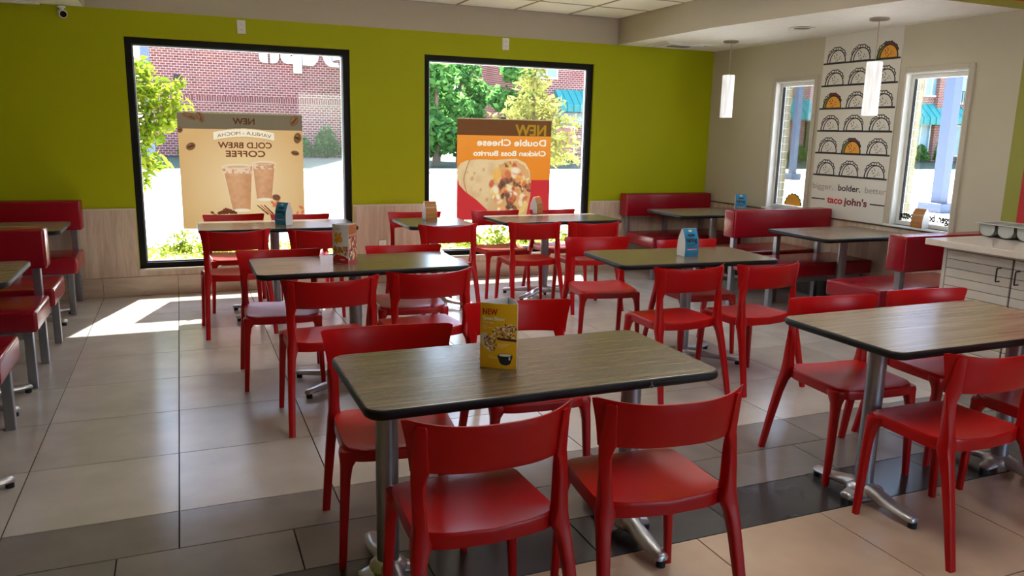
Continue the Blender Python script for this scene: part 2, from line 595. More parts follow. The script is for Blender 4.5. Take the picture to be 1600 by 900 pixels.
# ---- raster prints: numpy paints colours on a fine grid of vertices
class Print:
    """canvas of w x h units (u right, v DOWN), nx x ny samples"""

    def __init__(s, w, h, nx, ny, col):
        s.w, s.h, s.nx, s.ny = w, h, nx, ny
        s.U, s.V = np.meshgrid(np.linspace(0, w, nx), np.linspace(0, h, ny))
        s.C = np.ones((ny, nx, 3)) * np.array(lin(*col)[:3])

    def blend(s, mask, col):
        c = np.array(lin(*col)[:3]) if not isinstance(col, np.ndarray) else col
        mask = mask[..., None].astype(float)
        s.C = s.C * (1 - mask) + c * mask

    def rect(s, x0, y0, x1, y1, col):
        s.blend((s.U >= x0) & (s.U <= x1) & (s.V >= y0) & (s.V <= y1), col)

    def ell(s, cx, cy, rx, ry, col, ang=0.0, soft=0.0, up=False, a=1.0):
        c, n = math.cos(ang), math.sin(ang)
        dx, dy = s.U - cx, s.V - cy
        d = np.sqrt(((dx * c + dy * n) / rx) ** 2 + ((-dx * n + dy * c) / ry) ** 2)
        m = np.clip((1 - d) / max(soft, 1e-3), 0, 1)
        if up:
            m = m * (dy < 0)
        s.blend(m * a, col)

    def poly_mask(s, pts):
        m = np.zeros_like(s.U, dtype=bool)
        n = len(pts)
        for i in range(n):
            (x0, y0), (x1, y1) = pts[i], pts[(i + 1) % n]
            if y0 == y1:
                continue
            t = (s.V - y0) / (y1 - y0)
            m ^= ((s.V >= min(y0, y1)) & (s.V < max(y0, y1)) & (s.U < x0 + t * (x1 - x0)))
        return m

    def poly(s, pts, col):
        s.blend(s.poly_mask(pts), col)

    def noise(s, scale, seed):
        g = np.random.RandomState(seed).rand(64, 64)
        x, y = s.U / scale % 63, s.V / scale % 63
        xi, yi = x.astype(int), y.astype(int)
        fx, fy = x - xi, y - yi
        fx, fy = fx * fx * (3 - 2 * fx), fy * fy * (3 - 2 * fy)
        return (g[yi, xi] * (1 - fx) + g[yi, xi + 1] * fx) * (1 - fy) + (g[yi + 1, xi] * (1 - fx) + g[yi + 1, xi + 1] * fx) * fy

    def text(s, body, x0, x1, ybase, height, col, bold=0.0, mirror=True, arc=0.0):
        """text between x0..x1 (canvas); mirrored prints read from the other side"""
        me = text_tris(body, 1.0, 0.0)
        me.calc_loop_triangles()
        P = np.array([v.co[:2] for v in me.vertices])
        tri = np.array([t.vertices[:] for t in me.loop_triangles])
        bpy.data.meshes.remove(me)
        P[:, 0] = (P[:, 0] - P[:, 0].min()) / np.ptp(P[:, 0])
        cap = 0.73
        X = x1 - P[:, 0] * (x1 - x0) if mirror else x0 + P[:, 0] * (x1 - x0)
        Y = ybase - P[:, 1] / cap * height
        if arc:
            Y = Y - arc * (1 - ((X - (x0 + x1) / 2) / ((x1 - x0) / 2)) ** 2)
        mask = np.zeros_like(s.U)
        du, dv = s.w / (s.nx - 1), s.h / (s.ny - 1)
        for a, b, c in tri:
            xs, ys = X[[a, b, c]], Y[[a, b, c]]
            i0, i1 = max(0, int(xs.min() / du)), min(s.nx - 1, int(xs.max() / du) + 1)
            j0, j1 = max(0, int(ys.min() / dv)), min(s.ny - 1, int(ys.max() / dv) + 1)
            if i1 < i0 or j1 < j0:
                continue
            U, V = s.U[j0:j1 + 1, i0:i1 + 1], s.V[j0:j1 + 1, i0:i1 + 1]
            den = (ys[1] - ys[2]) * (xs[0] - xs[2]) + (xs[2] - xs[1]) * (ys[0] - ys[2])
            if abs(den) < 1e-12:
                continue
            l1 = ((ys[1] - ys[2]) * (U - xs[2]) + (xs[2] - xs[1]) * (V - ys[2])) / den
            l2 = ((ys[2] - ys[0]) * (U - xs[2]) + (xs[0] - xs[2]) * (V - ys[2])) / den
            e = -0.02
            mask[j0:j1 + 1, i0:i1 + 1] = np.maximum(mask[j0:j1 + 1, i0:i1 + 1], ((l1 >= e) & (l2 >= e) & (l1 + l2 <= 1 - e)) * 1.0)
        k = int(round(bold * height / 0.73 / du))
        for _ in range(k):
            q = mask.copy()
            q[:, 1:] = np.maximum(q[:, 1:], mask[:, :-1])
            q[:, :-1] = np.maximum(q[:, :-1], mask[:, 1:])
            if _ % 2 == 0:
                q[1:] = np.maximum(q[1:], mask[:-1])
                q[:-1] = np.maximum(q[:-1], mask[1:])
            mask = q
        s.blend(mask, col)

    def mesh(s, name, fn, m):
        """fn(u, v) -> x, y, z arrays; u, v in 0..1"""
        x, y, z = fn(s.U / s.w, s.V / s.h)
        co = np.stack([x, y, z], -1).reshape(-1, 3).astype(np.float32)
        nx, ny = s.nx, s.ny
        i = (np.arange(ny - 1)[:, None] * nx + np.arange(nx - 1)[None, :]).ravel()
        q = np.stack([i, i + nx, i + nx + 1, i + 1], -1).astype(np.int32)
        me = bpy.data.meshes.new(name)
        me.vertices.add(len(co))
        me.vertices.foreach_set('co', co.ravel())
        me.loops.add(q.size)
        me.loops.foreach_set('vertex_index', q.ravel())
        me.polygons.add(len(q))
        me.polygons.foreach_set('loop_start', np.arange(0, q.size, 4, dtype=np.int32))
        me.polygons.foreach_set('loop_total', np.full(len(q), 4, dtype=np.int32))
        me.update(calc_edges=True)
        at = me.attributes.new('ink', 'FLOAT_COLOR', 'POINT')
        c = np.concatenate([s.C, np.ones((ny, nx, 1))], -1).reshape(-1, 4).astype(np.float32)
        at.data.foreach_set('color', c.ravel())
        me.materials.append(m)
        me.shade_smooth()
        return me


# ================================================================= ROOM SHELL
YW, XR, XL, YF = 7.64, 5.66, -2.2, -2.6
ZC, ZS = 2.72, 2.455
T, X0, Y0 = 0.61, -0.085, 3.171
W1 = (-0.39, 1.52, 0.235, 2.24)
W2 = (2.25, 4.13, 0.235, 2.24)

fl = boxobj('floor', (XL - .2, 6.2, YF - .2, YW + .2, -0.12, -0.006), M['grout'], structure=True)


def add_tiles():
    g = 0.005
    cache = {}

    def tile(x0, x1, y0, y1, mk):
        x0, x1 = max(x0, XL + .01), min(x1, XR)
        y0, y1 = max(y0, YF + .01), min(y1, YW)
        w, d = round(x1 - x0 - g, 4), round(y1 - y0 - g, 4)
        if w < 0.02 or d < 0.02:
            return
        key = (w, d, mk)
        if key not in cache:
            b = MB()
            e = 0.0004
            b.loft([[(-w / 2, -d / 2, -.008), (w / 2, -d / 2, -.008), (w / 2, d / 2, -.008), (-w / 2, d / 2, -.008)],
                    [(-w / 2, -d / 2, -e), (w / 2, -d / 2, -e), (w / 2, d / 2, -e), (-w / 2, d / 2, -e)],
                    [(-w / 2 + e, -d / 2 + e, 0), (w / 2 - e, -d / 2 + e, 0), (w / 2 - e, d / 2 - e, 0), (-w / 2 + e, d / 2 - e, 0)]])
            cache[key] = b.mesh('tile', [M[mk]])
        o = bpy.data.objects.new('tile', cache[key])
        COL.objects.link(o)
        o.parent = fl
        o.location = ((x0 + x1) / 2, (y0 + y1) / 2, 0)

    xs = [X0 + T * k for k in range(-4, 11)]
    y = Y0
    while y < YW:
        for x in xs:
            tile(x, x + T, y, y + T, 'tile_light')
        y += T
    for k, (off, mk) in enumerate(((0, 'tile_gray'), (-.205, 'tile_gray'), (.205, 'tile_dark'))):
        for x in xs:
            tile(x + off, x + off + T, Y0 - .305 * (k + 1), Y0 - .305 * k, mk)
    y = Y0 - .915 - T
    while y > -0.4:
        for x in xs:
            tile(x, x + T, y, y + T, 'tile_tan')
        y -= T
    boxobj('tile_field', (XL + .01, XR, YF + .01, y + T - .004, -.008, 0), M['tile_tan'], fl)


add_tiles()

# back wall with two window openings
wb = MB()
for x0, x1, z0, z1 in ((XL, W1[0], 0, ZS), (W1[1], W2[0], 0, ZS), (W2[1], XR, 0, ZS), (W1[0], W1[1], 0, W1[2]), (W1[0], W1[1], W1[3], ZS),
                       (W2[0], W2[1], 0, W2[2]), (W2[0], W2[1], W2[3], ZS)):
    wb.box(x0, x1, YW, YW + .2, z0, z1)
struct('wall_back', wb, M['lime'])
boxobj('trim_1', (XL, XR, YW, YW + .2, ZS, 3.0), M['taupe'], structure=True)
wr = MB()
WA, WBW = (6.02, 6.565, .800, 2.07), (4.40, 4.985, .800, 2.07)
yy = 3.99
for y0, y1, z0, z1 in ((yy, WBW[0], 0, 3), (WBW[1], WA[0], 0, 3), (WA[1], YW + .2, 0, 3), (WBW[0], WBW[1], 0, WBW[2]), (WBW[0], WBW[1], WBW[3], 3),
                       (WA[0], WA[1], 0, WA[2]), (WA[0], WA[1], WA[3], 3)):
    wr.box(XR, XR + .1, y0, y1, z0, z1)
struct('wall_right', wr, M['cream'])
boxobj('trim_2', (XR, XR + .2, 3.87, yy, 0, 3), M['p_lgreen'], structure=True)
boxobj('trim_3', (XR, XR + .2, YF, 3.87, 0, 3), M['p_stripe_red'], structure=True)
boxobj('wall_left', (XL - .2, XL, YF, YW + .2, 0, 3), M['lime'], structure=True)
wf = MB()
wf.box(XL - .2, -1.2, YF - .2, YF, 0, 3)
wf.box(1.4, 2.4, YF - .2, YF, 0, 3)
wf.box(5.0, XR + .2, YF - .2, YF, 0, 3)
wf.box(-1.2, 1.4, YF - .2, YF, 0, 3)
for a, b in ((2.4, 5.0),):
    wf.box(a, b, YF - .2, YF, 0, .5)
    wf.box(a, b, YF - .2, YF, 2.3, 3)
struct('wall_front', wf, M['cream'])

# wainscot, caps and baseboard
wn_i = 4
for x0, x1 in ((XL, W1[0] - .005), (W1[1] + .005, W2[0] - .005), (W2[1] + .005, XR)):
    x = x0
    n = max(1, round((x1 - x0) / 1.2))
    base = boxobj('trim_%d' % wn_i, (x0, x1, YW - .006, YW, .172, .775), M['wains'], structure=True)
    wn_i += 1
    for k in range(n):
        w = (x1 - x0) / n
        boxobj('panel', (x0 + k * w + .001, x0 + (k + 1) * w - .001, YW - .012, YW - .005, .174, .772), M['wains'], base)
    boxobj('cap_rail', (x0, x1, YW - .018, YW, .772, .786), M['cap'], base, bevel=.002)
for a, b in ((W1[0] - .005, W1[1] + .005), (W2[0] - .005, W2[1] + .005)):
    boxobj('trim_%d' % wn_i, (a, b, YW - .012, YW, .172, W1[2] - .002), M['wains'], structure=True)
    wn_i += 1
base = boxobj('trim_%d' % wn_i, (XR - .006, XR, 3.6, YW - .012, .172, .775), M['wains'], structure=True)
for k in range(4):
    boxobj('panel', (XR - .012, XR - .005, 3.6 + k * 1.007 + .001, 3.6 + (k + 1) * 1.007 - .001, .174, .768), M['wains'], base)
boxobj('cap_rail', (XR - .018, XR, 3.6, YW - .018, .770, .782), M['capdark'], base, bevel=.002)
bb = boxobj('baseboard_back', (XL, XR, YW - .012, YW, 0, .17), M['grout'], structure=True)
k = -4
while X0 + T * k < XR:
    x0, x1 = max(XL, X0 + T * k), min(XR - .012, X0 + T * (k + 1))
    if x1 - x0 > .03:
        boxobj('tile', (x0 + .0015, x1 - .0015, YW - .02, YW - .002, .002, .172), M['bb_tile'], bb)
    k += 1
bb = boxobj('baseboard_right', (XR - .012, XR, YF, YW - .02, 0, .165), M['grout'], structure=True)
for k in range(10):
    y0 = 1.6 + k * .61
    if y0 + .3 < YW:
        boxobj('tile', (XR - .02, XR - .002, y0 + .0015, min(y0 + .6085, YW - .022), .002, .165), M['bb_dark'], bb)

# ceiling: main tray with lay-in tiles, dropped soffits on both sides
ce = boxobj('ceiling', (XL - .2, XR + .2, YF - .2, YW + .2, ZC + .03, ZC + .2), M['ceil_base'], structure=True)
cache = {}
lamps = []  # ceiling cells that take the added glowing panels
for i in range(-4, 10):
    for j in range(0, 12):
        x1, y1 = 4.405 - T * i, YW - T * j
        x0, y0 = x1 - T, y1 - T
        x1, x0 = min(x1, XR), max(x0, XL)
        y0 = max(y0, YF)
        if x1 - x0 < .05 or y1 - y0 < .05:
            continue
        if i < 0 and j < 6:
            continue
        if x1 < -.75:
            continue
        if (i in (1, 4) and j in (4, 5, 8, 9)):
            if j in (4, 8):
                lamps.append((x0, x1, y0 - T, y1))
            continue
        key = (round(x1 - x0, 3), round(y1 - y0, 3))
        if key not in cache:
            w, d = key
            b = MB()
            b.box(-w / 2 + .011, w / 2 - .011, -d / 2 + .011, d / 2 - .011, 0, .012)
            cache[key] = b.mesh('ceiling_tile', [M['acoustic']])
        o = bpy.data.objects.new('ceiling_tile', cache[key])
        COL.objects.link(o)
        o.parent = ce
        o.location = ((x0 + x1) / 2, (y0 + y1) / 2, ZC + .004)
g = MB()
for i in range(-3, 9):
    x = 4.405 - T * i
    if x > 4.5:
        g.box(x - .012, x + .012, YF, YW - T * 6, ZC, ZC + .03)
    else:
        g.box(x - .012, x + .012, YF, YW, ZC, ZC + .03)
for j in range(0, 17):
    y = YW - T * j
    if y > YF:
        g.box(-.75, 4.405 if j < 6 else XR, y - .012, y + .012, ZC + .001, ZC + .03)
obj('grid', g, M['grid_shaded'], ce)
for x0, x1, y0, y1 in lamps:  # emissive panels added out of view to brighten the interior
    t = thing('added_light_panel', 'unseen glowing panel added in the tiled ceiling to brighten the dining room', 'ceiling light', ((x0 + x1) / 2, (y0 + y1) / 2, ZC), group='added glowing panels')
    w, d = (x1 - x0) / 2 - .013, (y1 - y0) / 2 - .013
    f = MB()
    f.box(-w, w, -d, -d + .03, -.004, .02)
    f.box(-w, w, d - .03, d, -.004, .02)
    f.box(-w, -w + .03, -d + .03, d - .03, -.004, .02)
    f.box(w - .03, w, -d + .03, d - .03, -.004, .02)
    obj('frame', f, M['white_paint'], t)
    boxobj('diffuser', (-w + .03, w - .03, -d + .03, d - .03, .004, .01), M['added_glow'], t)

sr = MB()
SX = lambda y: 4.405 if y > 6 else 4.405 + (6 - y) * 0.125
poly = [(XR, YW), (4.405, YW), (4.405, 6.0), (SX(4.03), 4.03), (XR, 4.03)]
sr.prism(poly, ZS, ZC + .03)
so = struct('trim_%d' % (wn_i + 1), sr, M['soffit'])
sf = MB()
sf.prism([(4.405, YW), (4.399, YW), (4.399, 6.0), (SX(4.03) - .006, 4.024), (SX(4.03), 4.03), (4.405, 6.0)], ZS + .001, ZC)
obj('soffit_face', sf, M['taupe'], so)
boxobj('green_band', (SX(4.03), XR, 4.018, 4.03, ZS, ZS + .05), M['p_lgreen'], so)
boxobj('red_band', (SX(4.03), XR, 4.018, 4.03, ZS + .05, ZC), M['p_stripe_red'], so)
sl = boxobj('trim_%d' % (wn_i + 2), (XL, -.67, YF, YW, ZS, ZC + .03), M['soffit'], structure=True)
boxobj('soffit_face', (-.67, -.662, YF, YW, ZS + .001, ZC), M['taupe'], sl)
boxobj('edge_strip', (XL, -.985, YW - .06, YW - .001, ZS - .012, ZS), M['white_paint'], sl)


# windows in the back wall
def back_window(idx, W):
    x0, x1, z0, z1 = W
    w = thing('window_%d' % idx, None, None, (0, 0, 0))
    w['kind'] = 'structure'
    ya, yb = YW + .03, YW + .10
    t = .055
    for b in ((x0, x0 + t, ya, yb, z0, z1), (x1 - t, x1, ya, yb, z0, z1), (x0 + t, x1 - t, ya, yb, z1 - t, z1), (x0 + t, x1 - t, ya, yb, z0, z0 + t)):
        boxobj('frame', b, M['black'], w, bevel=.003)
    for b in ((x0 + t, x0 + t + .012, ya + .025, yb - .01, z0 + t, z1 - t), (x1 - t - .02, x1 - t, ya + .025, yb - .01, z0 + t, z1 - t),
              (x0 + t, x1 - t, ya + .025, yb - .01, z1 - t - .012, z1 - t), (x0 + t, x1 - t, ya + .025, yb - .01, z0 + t, z0 + t + .012)):
        boxobj('glazing_bead', b, M['steel'], w)
    boxobj('pane', (x0 + t, x1 - t, YW + .078, YW + .082, z0 + t, z1 - t), M['glass'], w)
    sill = boxobj('window_sill', (x0, x1, YW - .014, YW + .03, z0 - .012, z0 + .006), M['cap'], w, bevel=.002)


back_window(1, W1)
back_window(2, W2)


def side_window(idx, W):
    y0, y1, z0, z1 = W
    w = thing('window_%d' % idx, None, None)
    w['kind'] = 'structure'
    c = .042
    for b in ((y0 - c, y0, z0 - .016, z1 + c), (y1, y1 + c, z0 - .016, z1 + c), (y0, y1, z1, z1 + c)):
        boxobj('casing', (XR - .018, XR + .002, b[0], b[1], b[2], b[3]), M['casing'], w, bevel=.004)
    boxobj('window_sill', (XR - .035, XR + .07, y0 - c, y1 + c, z0 - .016, z0), M['white_paint'], w, bevel=.004)
    for b in ((y0, y0 + .012, z0, z1), (y1 - .012, y1, z0, z1), (y0 + .012, y1 - .012, z1 - .012, z1)):
        boxobj('jamb', (XR - .01, XR + .07, b[0], b[1], b[2], b[3]), M['white_paint'], w)
    for b in ((y0 + .012, y0 + .045, z0, z1 - .012), (y1 - .045, y1 - .012, z0, z1 - .012), (y0 + .045, y1 - .045, z1 - .05, z1 - .012), (y0 + .045, y1 - .045, z0, z0 + .035)):
        boxobj('frame', (XR + .055, XR + .095, b[0], b[1], b[2], b[3]), M['white_paint'], w, bevel=.003)
    boxobj('gasket', (XR + .052, XR + .08, y1 - .051, y1 - .045, z0 + .035, z1 - .05), M['black'], w)
    boxobj('pane', (XR + .075, XR + .079, y0 + .045, y1 - .045, z0 + .035, z1 - .05), M['glass'], w)
    return w


side_window(3, WA)
side_window(4, WBW)
# cream brick returns outside the two narrow windows
bm_ = MB()
bm_.box(-.05, .05, -.1, .1, -.0355, .0355)
brick_me = bm_.mesh('brick', [M['cream_brick']], bevel=.004, seg=1)
for idx, W in ((0, WA), (1, WBW)):
    pier = boxobj('trim_%d' % (wn_i + 3 + idx), (XR + .108, XR + .20, W[1] - .008, W[1] + .17, 0.0, 2.6), M['cap'], structure=True)
    for k in range(20):
        o = bpy.data.objects.new('brick', brick_me)
        COL.objects.link(o)
        o.parent = pier
        o.location = (XR + .155, W[1] + .085 + (.003 if k % 2 else -.003), .62 + k * .079)

for idx, (a, b) in enumerate(((2.4, 5.0),)):
    w = thing('window_%d' % (5 + idx), None, None)
    w['kind'] = 'structure'
    for q in ((a, a + .05, .5, 2.3), (b - .05, b, .5, 2.3), (a + .05, b - .05, 2.25, 2.3), (a + .05, b - .05, .5, .55), ((a + b) / 2 - .025, (a + b) / 2 + .025, .55, 2.25)):
        boxobj('frame', (q[0], q[1], YF - .12, YF - .05, q[2], q[3]), M['black'], w)
    boxobj('pane', (a + .05, b - .05, YF - .09, YF - .086, .55, 2.25), M['glass'], w)


# ================================================================= CHAIRS
def rrect(cx, cy, hx, hy, z, r=0.35, n=3):
    """rounded rectangle ring"""
    pts = []
    rr = min(hx, hy) * r
    for sx, sy, a0 in ((1, 1, 0), (-1, 1, 90), (-1, -1, 180), (1, -1, 270)):
        for k in range(n):
            a = math.radians(a0 + 90 * k / (n - 1))
            pts.append((cx + sx * (hx - rr) + rr * math.cos(a), cy + sy * (hy - rr) + rr * math.sin(a), z))
    return pts


def seat_outline(n=56):
    pts = []
    for i in range(n):
        a = 2 * math.pi * i / n
        c, s = math.cos(a), math.sin(a)
        e = 2 / 7.0
        x = math.copysign(abs(c) ** e, c)
        y = math.copysign(abs(s) ** e, s)
        hw = 0.205 + 0.012 * (1 - y) / 2
        yy = y * 0.182 + (0.010 * (1 - x * x) if y > .5 else 0) - (0.022 * (1 - x * x) if y < -.5 else 0)
        pts.append((x * hw, yy))
    return pts


def seat_z(x, y):
    dish = -0.013 * max(0, 1 - (x / .2) ** 2) * max(0, 1 - ((y + .02) / .2) ** 2)
    lip = 0.014 * max(0, (-y - .10) / .09) ** 2 * (x / .2) ** 2
    roll = -0.012 * max(0, (y - .11) / .08) ** 2
    return 0.447 + dish + lip + roll


def build_chair():
    t = thing('chair', 'chair', 'chair', group='red dining chairs')
    P = seat_outline()
    b = MB()
    rings = []
    for s in (.02, .35, .62, .82, .94, .985):
        rings.append([(x * s, y * s, seat_z(x * s, y * s)) for x, y in P])
    rings.append([(x, y, seat_z(x, y) - .005) for x, y in P])
    rings.append([(x * 1.002, y * 1.002, seat_z(x, y) - .014) for x, y in P])
    rings.append([(x * .998, y * .998, seat_z(x, y) * .4 + .447 * .6 - .046) for x, y in P])
    rings.append([(x * .93, y * .93, .402) for x, y in P])
    rings.append([(x * .91, y * .91, .418) for x, y in P])
    rings.append([(x * .02, y * .02, .418) for x, y in P])
    b.loft(rings)
    obj('seat', b, M['red_plastic'], t, smooth=50)
    # backrest: band bowed in plan, wrapping forward past the posts
    b = MB()
    nu, nv = 41, 9
    z0, z1 = .630, .766

    def P3(u, v, off):
        uu = u * (0.905 + 0.095 * v ** 1.4)
        x = .25 * uu
        y = -.150 - .088 * (1 - abs(uu) ** 2.6)
        nx, ny = -uu * .55, -1.0
        k = math.hypot(nx, ny)
        z = z0 + (z1 - z0) * v + .016 * v * abs(u) ** 2.6
        if abs(u) > .94:
            z -= .006 * ((abs(u) - .94) / .06) ** 2 * v ** 3
        y -= (z - .70) * .14
        return (x - nx / k * off, y - ny / k * off, z)
    rings = []
    for i in range(nu):
        u = -1 + 2 * i / (nu - 1)
        ring = []
        th = .0075 if abs(u) < .97 else .004
        for j in range(nv):
            v = j / (nv - 1)
            e = th * (.5 if j in (0, nv - 1) else 1)
            ring.append(P3(u, v, -e))
        for j in range(nv - 1, -1, -1):
            v = j / (nv - 1)
            e = th * (.5 if j in (0, nv - 1) else 1)
            ring.append(P3(u, v, e))
        rings.append(ring)
    b.loft(rings)
    obj('backrest', b, M['red_plastic'], t, smooth=50)
    for s in (-1, 1):
        b = MB()
        sec = [(.219, .166, .0, .0125, .0125), (.210, .164, .18, .0150, .0150), (.203, .160, .33, .0175, .0175), (.198, .155, .375, .021, .021), (.190, .147, .400, .030, .029),
               (.184, .141, .418, .038, .037), (.182, .139, .432, .036, .035)]
        b.loft([rrect(s * x, y, hx, hy, z, .5) for x, y, z, hx, hy in sec])
        obj('leg', b, M['red_plastic'], t, smooth=50)
    for s in (-1, 1):
        b = MB()
        sec = [(.239, -.290, .0, .0155, .011), (.231, -.258, .15, .0165, .014), (.221, -.220, .31, .0180, .018), (.2155, -.201, .375, .0195, .021), (.2105, -.190, .402, .0235, .024),
               (.205, -.184, .425, .028, .025), (.206, -.183, .450, .023, .024), (.2075, -.182, .475, .0195, .022), (.2085, -.178, .55, .0185, .018), (.2085, -.176, .595, .0190, .015),
               (.2070, -.1790, .617, .0225, .0115), (.2045, -.1805, .632, .0255, .0085), (.2060, -.1900, .70, .021, .0080), (.2065, -.1985, .757, .018, .0076), (.2065, -.2000, .766, .013, .006)]
        rings = []
        for x, y, z, hx, hy in sec:
            a_ = s * math.radians(32) * min(1, max(0, (z - .45) / .17))     # turn with the bow of the backrest
            ca, sa = math.cos(a_), math.sin(a_)
            rings.append([(s * x + (px_ - s * x) * ca - (py_ - y) * sa, y + (px_ - s * x) * sa + (py_ - y) * ca, z) for px_, py_, _ in rrect(s * x, y, hx, hy, z, .38)])
        b.loft(rings)
        obj('leg', b, M['red_plastic'], t, smooth=50)
    return t


# key: (mid of the two top corners x, y), heading of the chair (0 = faces the windows), label
CHAIRS = [
    (0.739, 1.889, 0, 'red plastic chair nearest the camera on the left, its back turned'),
    (1.297, 1.859, -5, 'red plastic chair nearest the camera, right of the other, its back turned'),
    (0.690, 2.822, 175, 'red plastic chair at the far left side of the front table, facing the camera'),
    (1.342, 3.088, 175.5, 'red plastic chair directly behind the yellow menu card'),
    (0.668, 3.951, 2.4, 'red plastic chair on the near left side of the table with white menu box'),
    (1.214, 4.030, 3.7, 'red plastic chair on the near right side of the table with white menu box'),
    (0.520, 4.905, 176.3, 'red plastic chair on the far left side of the table with white menu box'),
    (1.305, 4.905, 176, 'red plastic chair on the far right side of the table with white menu box'),
    (0.337, 6.013, 5, 'red plastic chair at the left window table, near side, beside the sunlit floor patch'),
    (0.944, 5.951, 0, 'red plastic chair at the left window table, near side, behind the white menu box'),
    (0.390, 7.033, 182, 'red plastic chair against the left window, under the left part of the coffee poster'),
    (0.930, 6.945, 179, 'red plastic chair against the left window, behind the blue card'),
    (1.960, 5.999, -2, 'red plastic chair on the near side of the small square table'),
    (1.953, 6.945, 177, 'red plastic chair on the far side of the small square table, by the wall'),
    (2.736, 6.017, -1, 'red plastic chair at the right window table, near left side, seen whole from behind'),
    (3.244, 5.907, -1, 'red plastic chair at the right window table, near right side, half hidden by another'),
    (2.736, 6.915, 182, 'red plastic chair on the far left side of the right window table, seat sunlit'),
    (3.340, 6.915, 181, 'red plastic chair on the far right side of the right window table'),
    (2.697, 3.743, 1.4, 'red plastic chair at the middle right table, near left side, dark red seat'),
    (3.234, 3.700, 4.5, 'red plastic chair at the middle right table, near right side, pale shine on seat'),
    (2.760, 4.952, 170, 'red plastic chair left of the middle right table, facing the camera, seat fully visible'),
    (3.342, 4.669, 176.5, 'red plastic chair behind the middle right table, mostly hidden by it'),
    (2.822, 2.739, 174, 'red plastic chair at the bare right-hand table, far left side, facing the camera'),
    (3.435, 2.735, 174.5, 'red plastic chair at the bare right-hand table, far side, below the slatted cabinet'),
    (2.710, 1.880, 0, 'red plastic chair near side of the bare right-hand table, back cut by picture edge'),
    (3.330, 1.890, 0, 'red plastic chair at the right picture edge, only seat and front leg visible'),
]
chair0 = None
for mx, my, ang, lab in CHAIRS:
    a = math.radians(ang)
    loc = (mx - math.sin(a) * .150, my + math.cos(a) * .150, 0)
    if chair0 is None:
        chair0 = build_chair()
        chair0['label'] = lab
        chair0.location = loc
        chair0.rotation_euler = (0, 0, a)
    else:
        dup(chair0, loc, a, lab)


# ================================================================= TABLES
def table_top(t, L, D, z=0.737, r=.055, th=.032, m='laminate'):
    def ring(inset, zz):
        pts = []
        hx, hy, rr = L / 2 - inset, D / 2 - inset, max(.005, r - inset)
        for sx, sy, a0 in ((1, 1, 0), (-1, 1, 90), (-1, -1, 180), (1, -1, 270)):
            for k in range(7):
                a = math.radians(a0 + 15 * k)
                pts.append((sx * (hx - rr) + rr * math.cos(a), sy * (hy - rr) + rr * math.sin(a), zz))
        return pts
    b = MB()
    b.loft([ring(.008, z - th + .004), ring(.008, z - .0005), ring(.011, z)])
    obj('tabletop', b, M[m], t)
    b = MB()
    b.loft([ring(.03, z - th), ring(.010, z - th), ring(.002, z - th + .006), ring(0, z - th * .55), ring(.001, z - .007), ring(.006, z - .0012), ring(.0105, z - .0008)], cap=False)
    obj('edge_band', b, M['edge'], t, smooth=60)
    boxobj('underframe', (-min(.2, L * .3), min(.2, L * .3), -min(.16, D * .3), min(.16, D * .3), z - th - .012, z - th + .003), M['rubber'], t)


def arm(dx, dy, w=.026):
    """one cast foot arm from the hub to a glide"""
    L = math.hypot(dx, dy)
    ux, uy = dx / L, dy / L
    b = MB()
    rings = []
    for s, z, hw, hh in ((.03, .056, .044, .034), (.15, .060, .040, .032), (.3, .058, .033, .026), (.45, .050, .038, .022), (.6, .043, .036, .019), (.85, .037, .031, .016), (.97, .035, .027, .015), (1.0, .033, .018, .010)):
        cx, cy = dx * s, dy * s
        ring = []
        for k in range(10):
            a = 2 * math.pi * k / 10
            o = math.cos(a) * hw
            ring.append((cx - uy * o, cy + ux * o, z + math.sin(a) * hh))
        rings.append(ring)
    b.loft(rings)
    return b


def pedestal(t, cx, cy, arms, z=.70, r=.0375):
    b = MB()
    b.lathe((cx, cy, 0), [(r, .06), (r, z)], 28)
    obj('column', b, M['steel'], t, smooth=40)
    base = MB()
    base.lathe((cx, cy, 0), [(.02, .034), (.058, .036), (.066, .05), (.062, .068), (.046, .082), (r + .002, .086)], 24)
    bo = obj('base', base, M['chrome'], t, smooth=50)
    for dx, dy in arms:
        a = arm(dx, dy)
        a.v = [(x + cx, y + cy, zz) for x, y, zz in a.v]
        obj('base_arm', a, M['chrome'], bo, smooth=60)
        g = MB()
        L = math.hypot(dx, dy)
        g.cyl((cx + dx * .95, cy + dy * .95), .017, 0, .026, 12)
        obj('glide', g, M['rubber'], bo)


XB = [(.33, .21), (-.33, .21), (.33, -.21), (-.33, -.21)]
XS = [(.24, .24), (-.24, .24), (.24, -.24), (-.24, -.24)]
END = [(0, .27), (0, -.27), (.10, 0), (-.10, 0)]


def table(label, cx, cy, L, D, peds, rz=0.0, group='pedestal dining tables', z=.737):
    t = thing('dining_table', label, 'table', (cx, cy, 0), math.radians(rz), group)
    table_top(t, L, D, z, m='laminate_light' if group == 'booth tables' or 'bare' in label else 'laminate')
    for px, py, arms in peds:
        pedestal(t, px, py, arms)
    return t


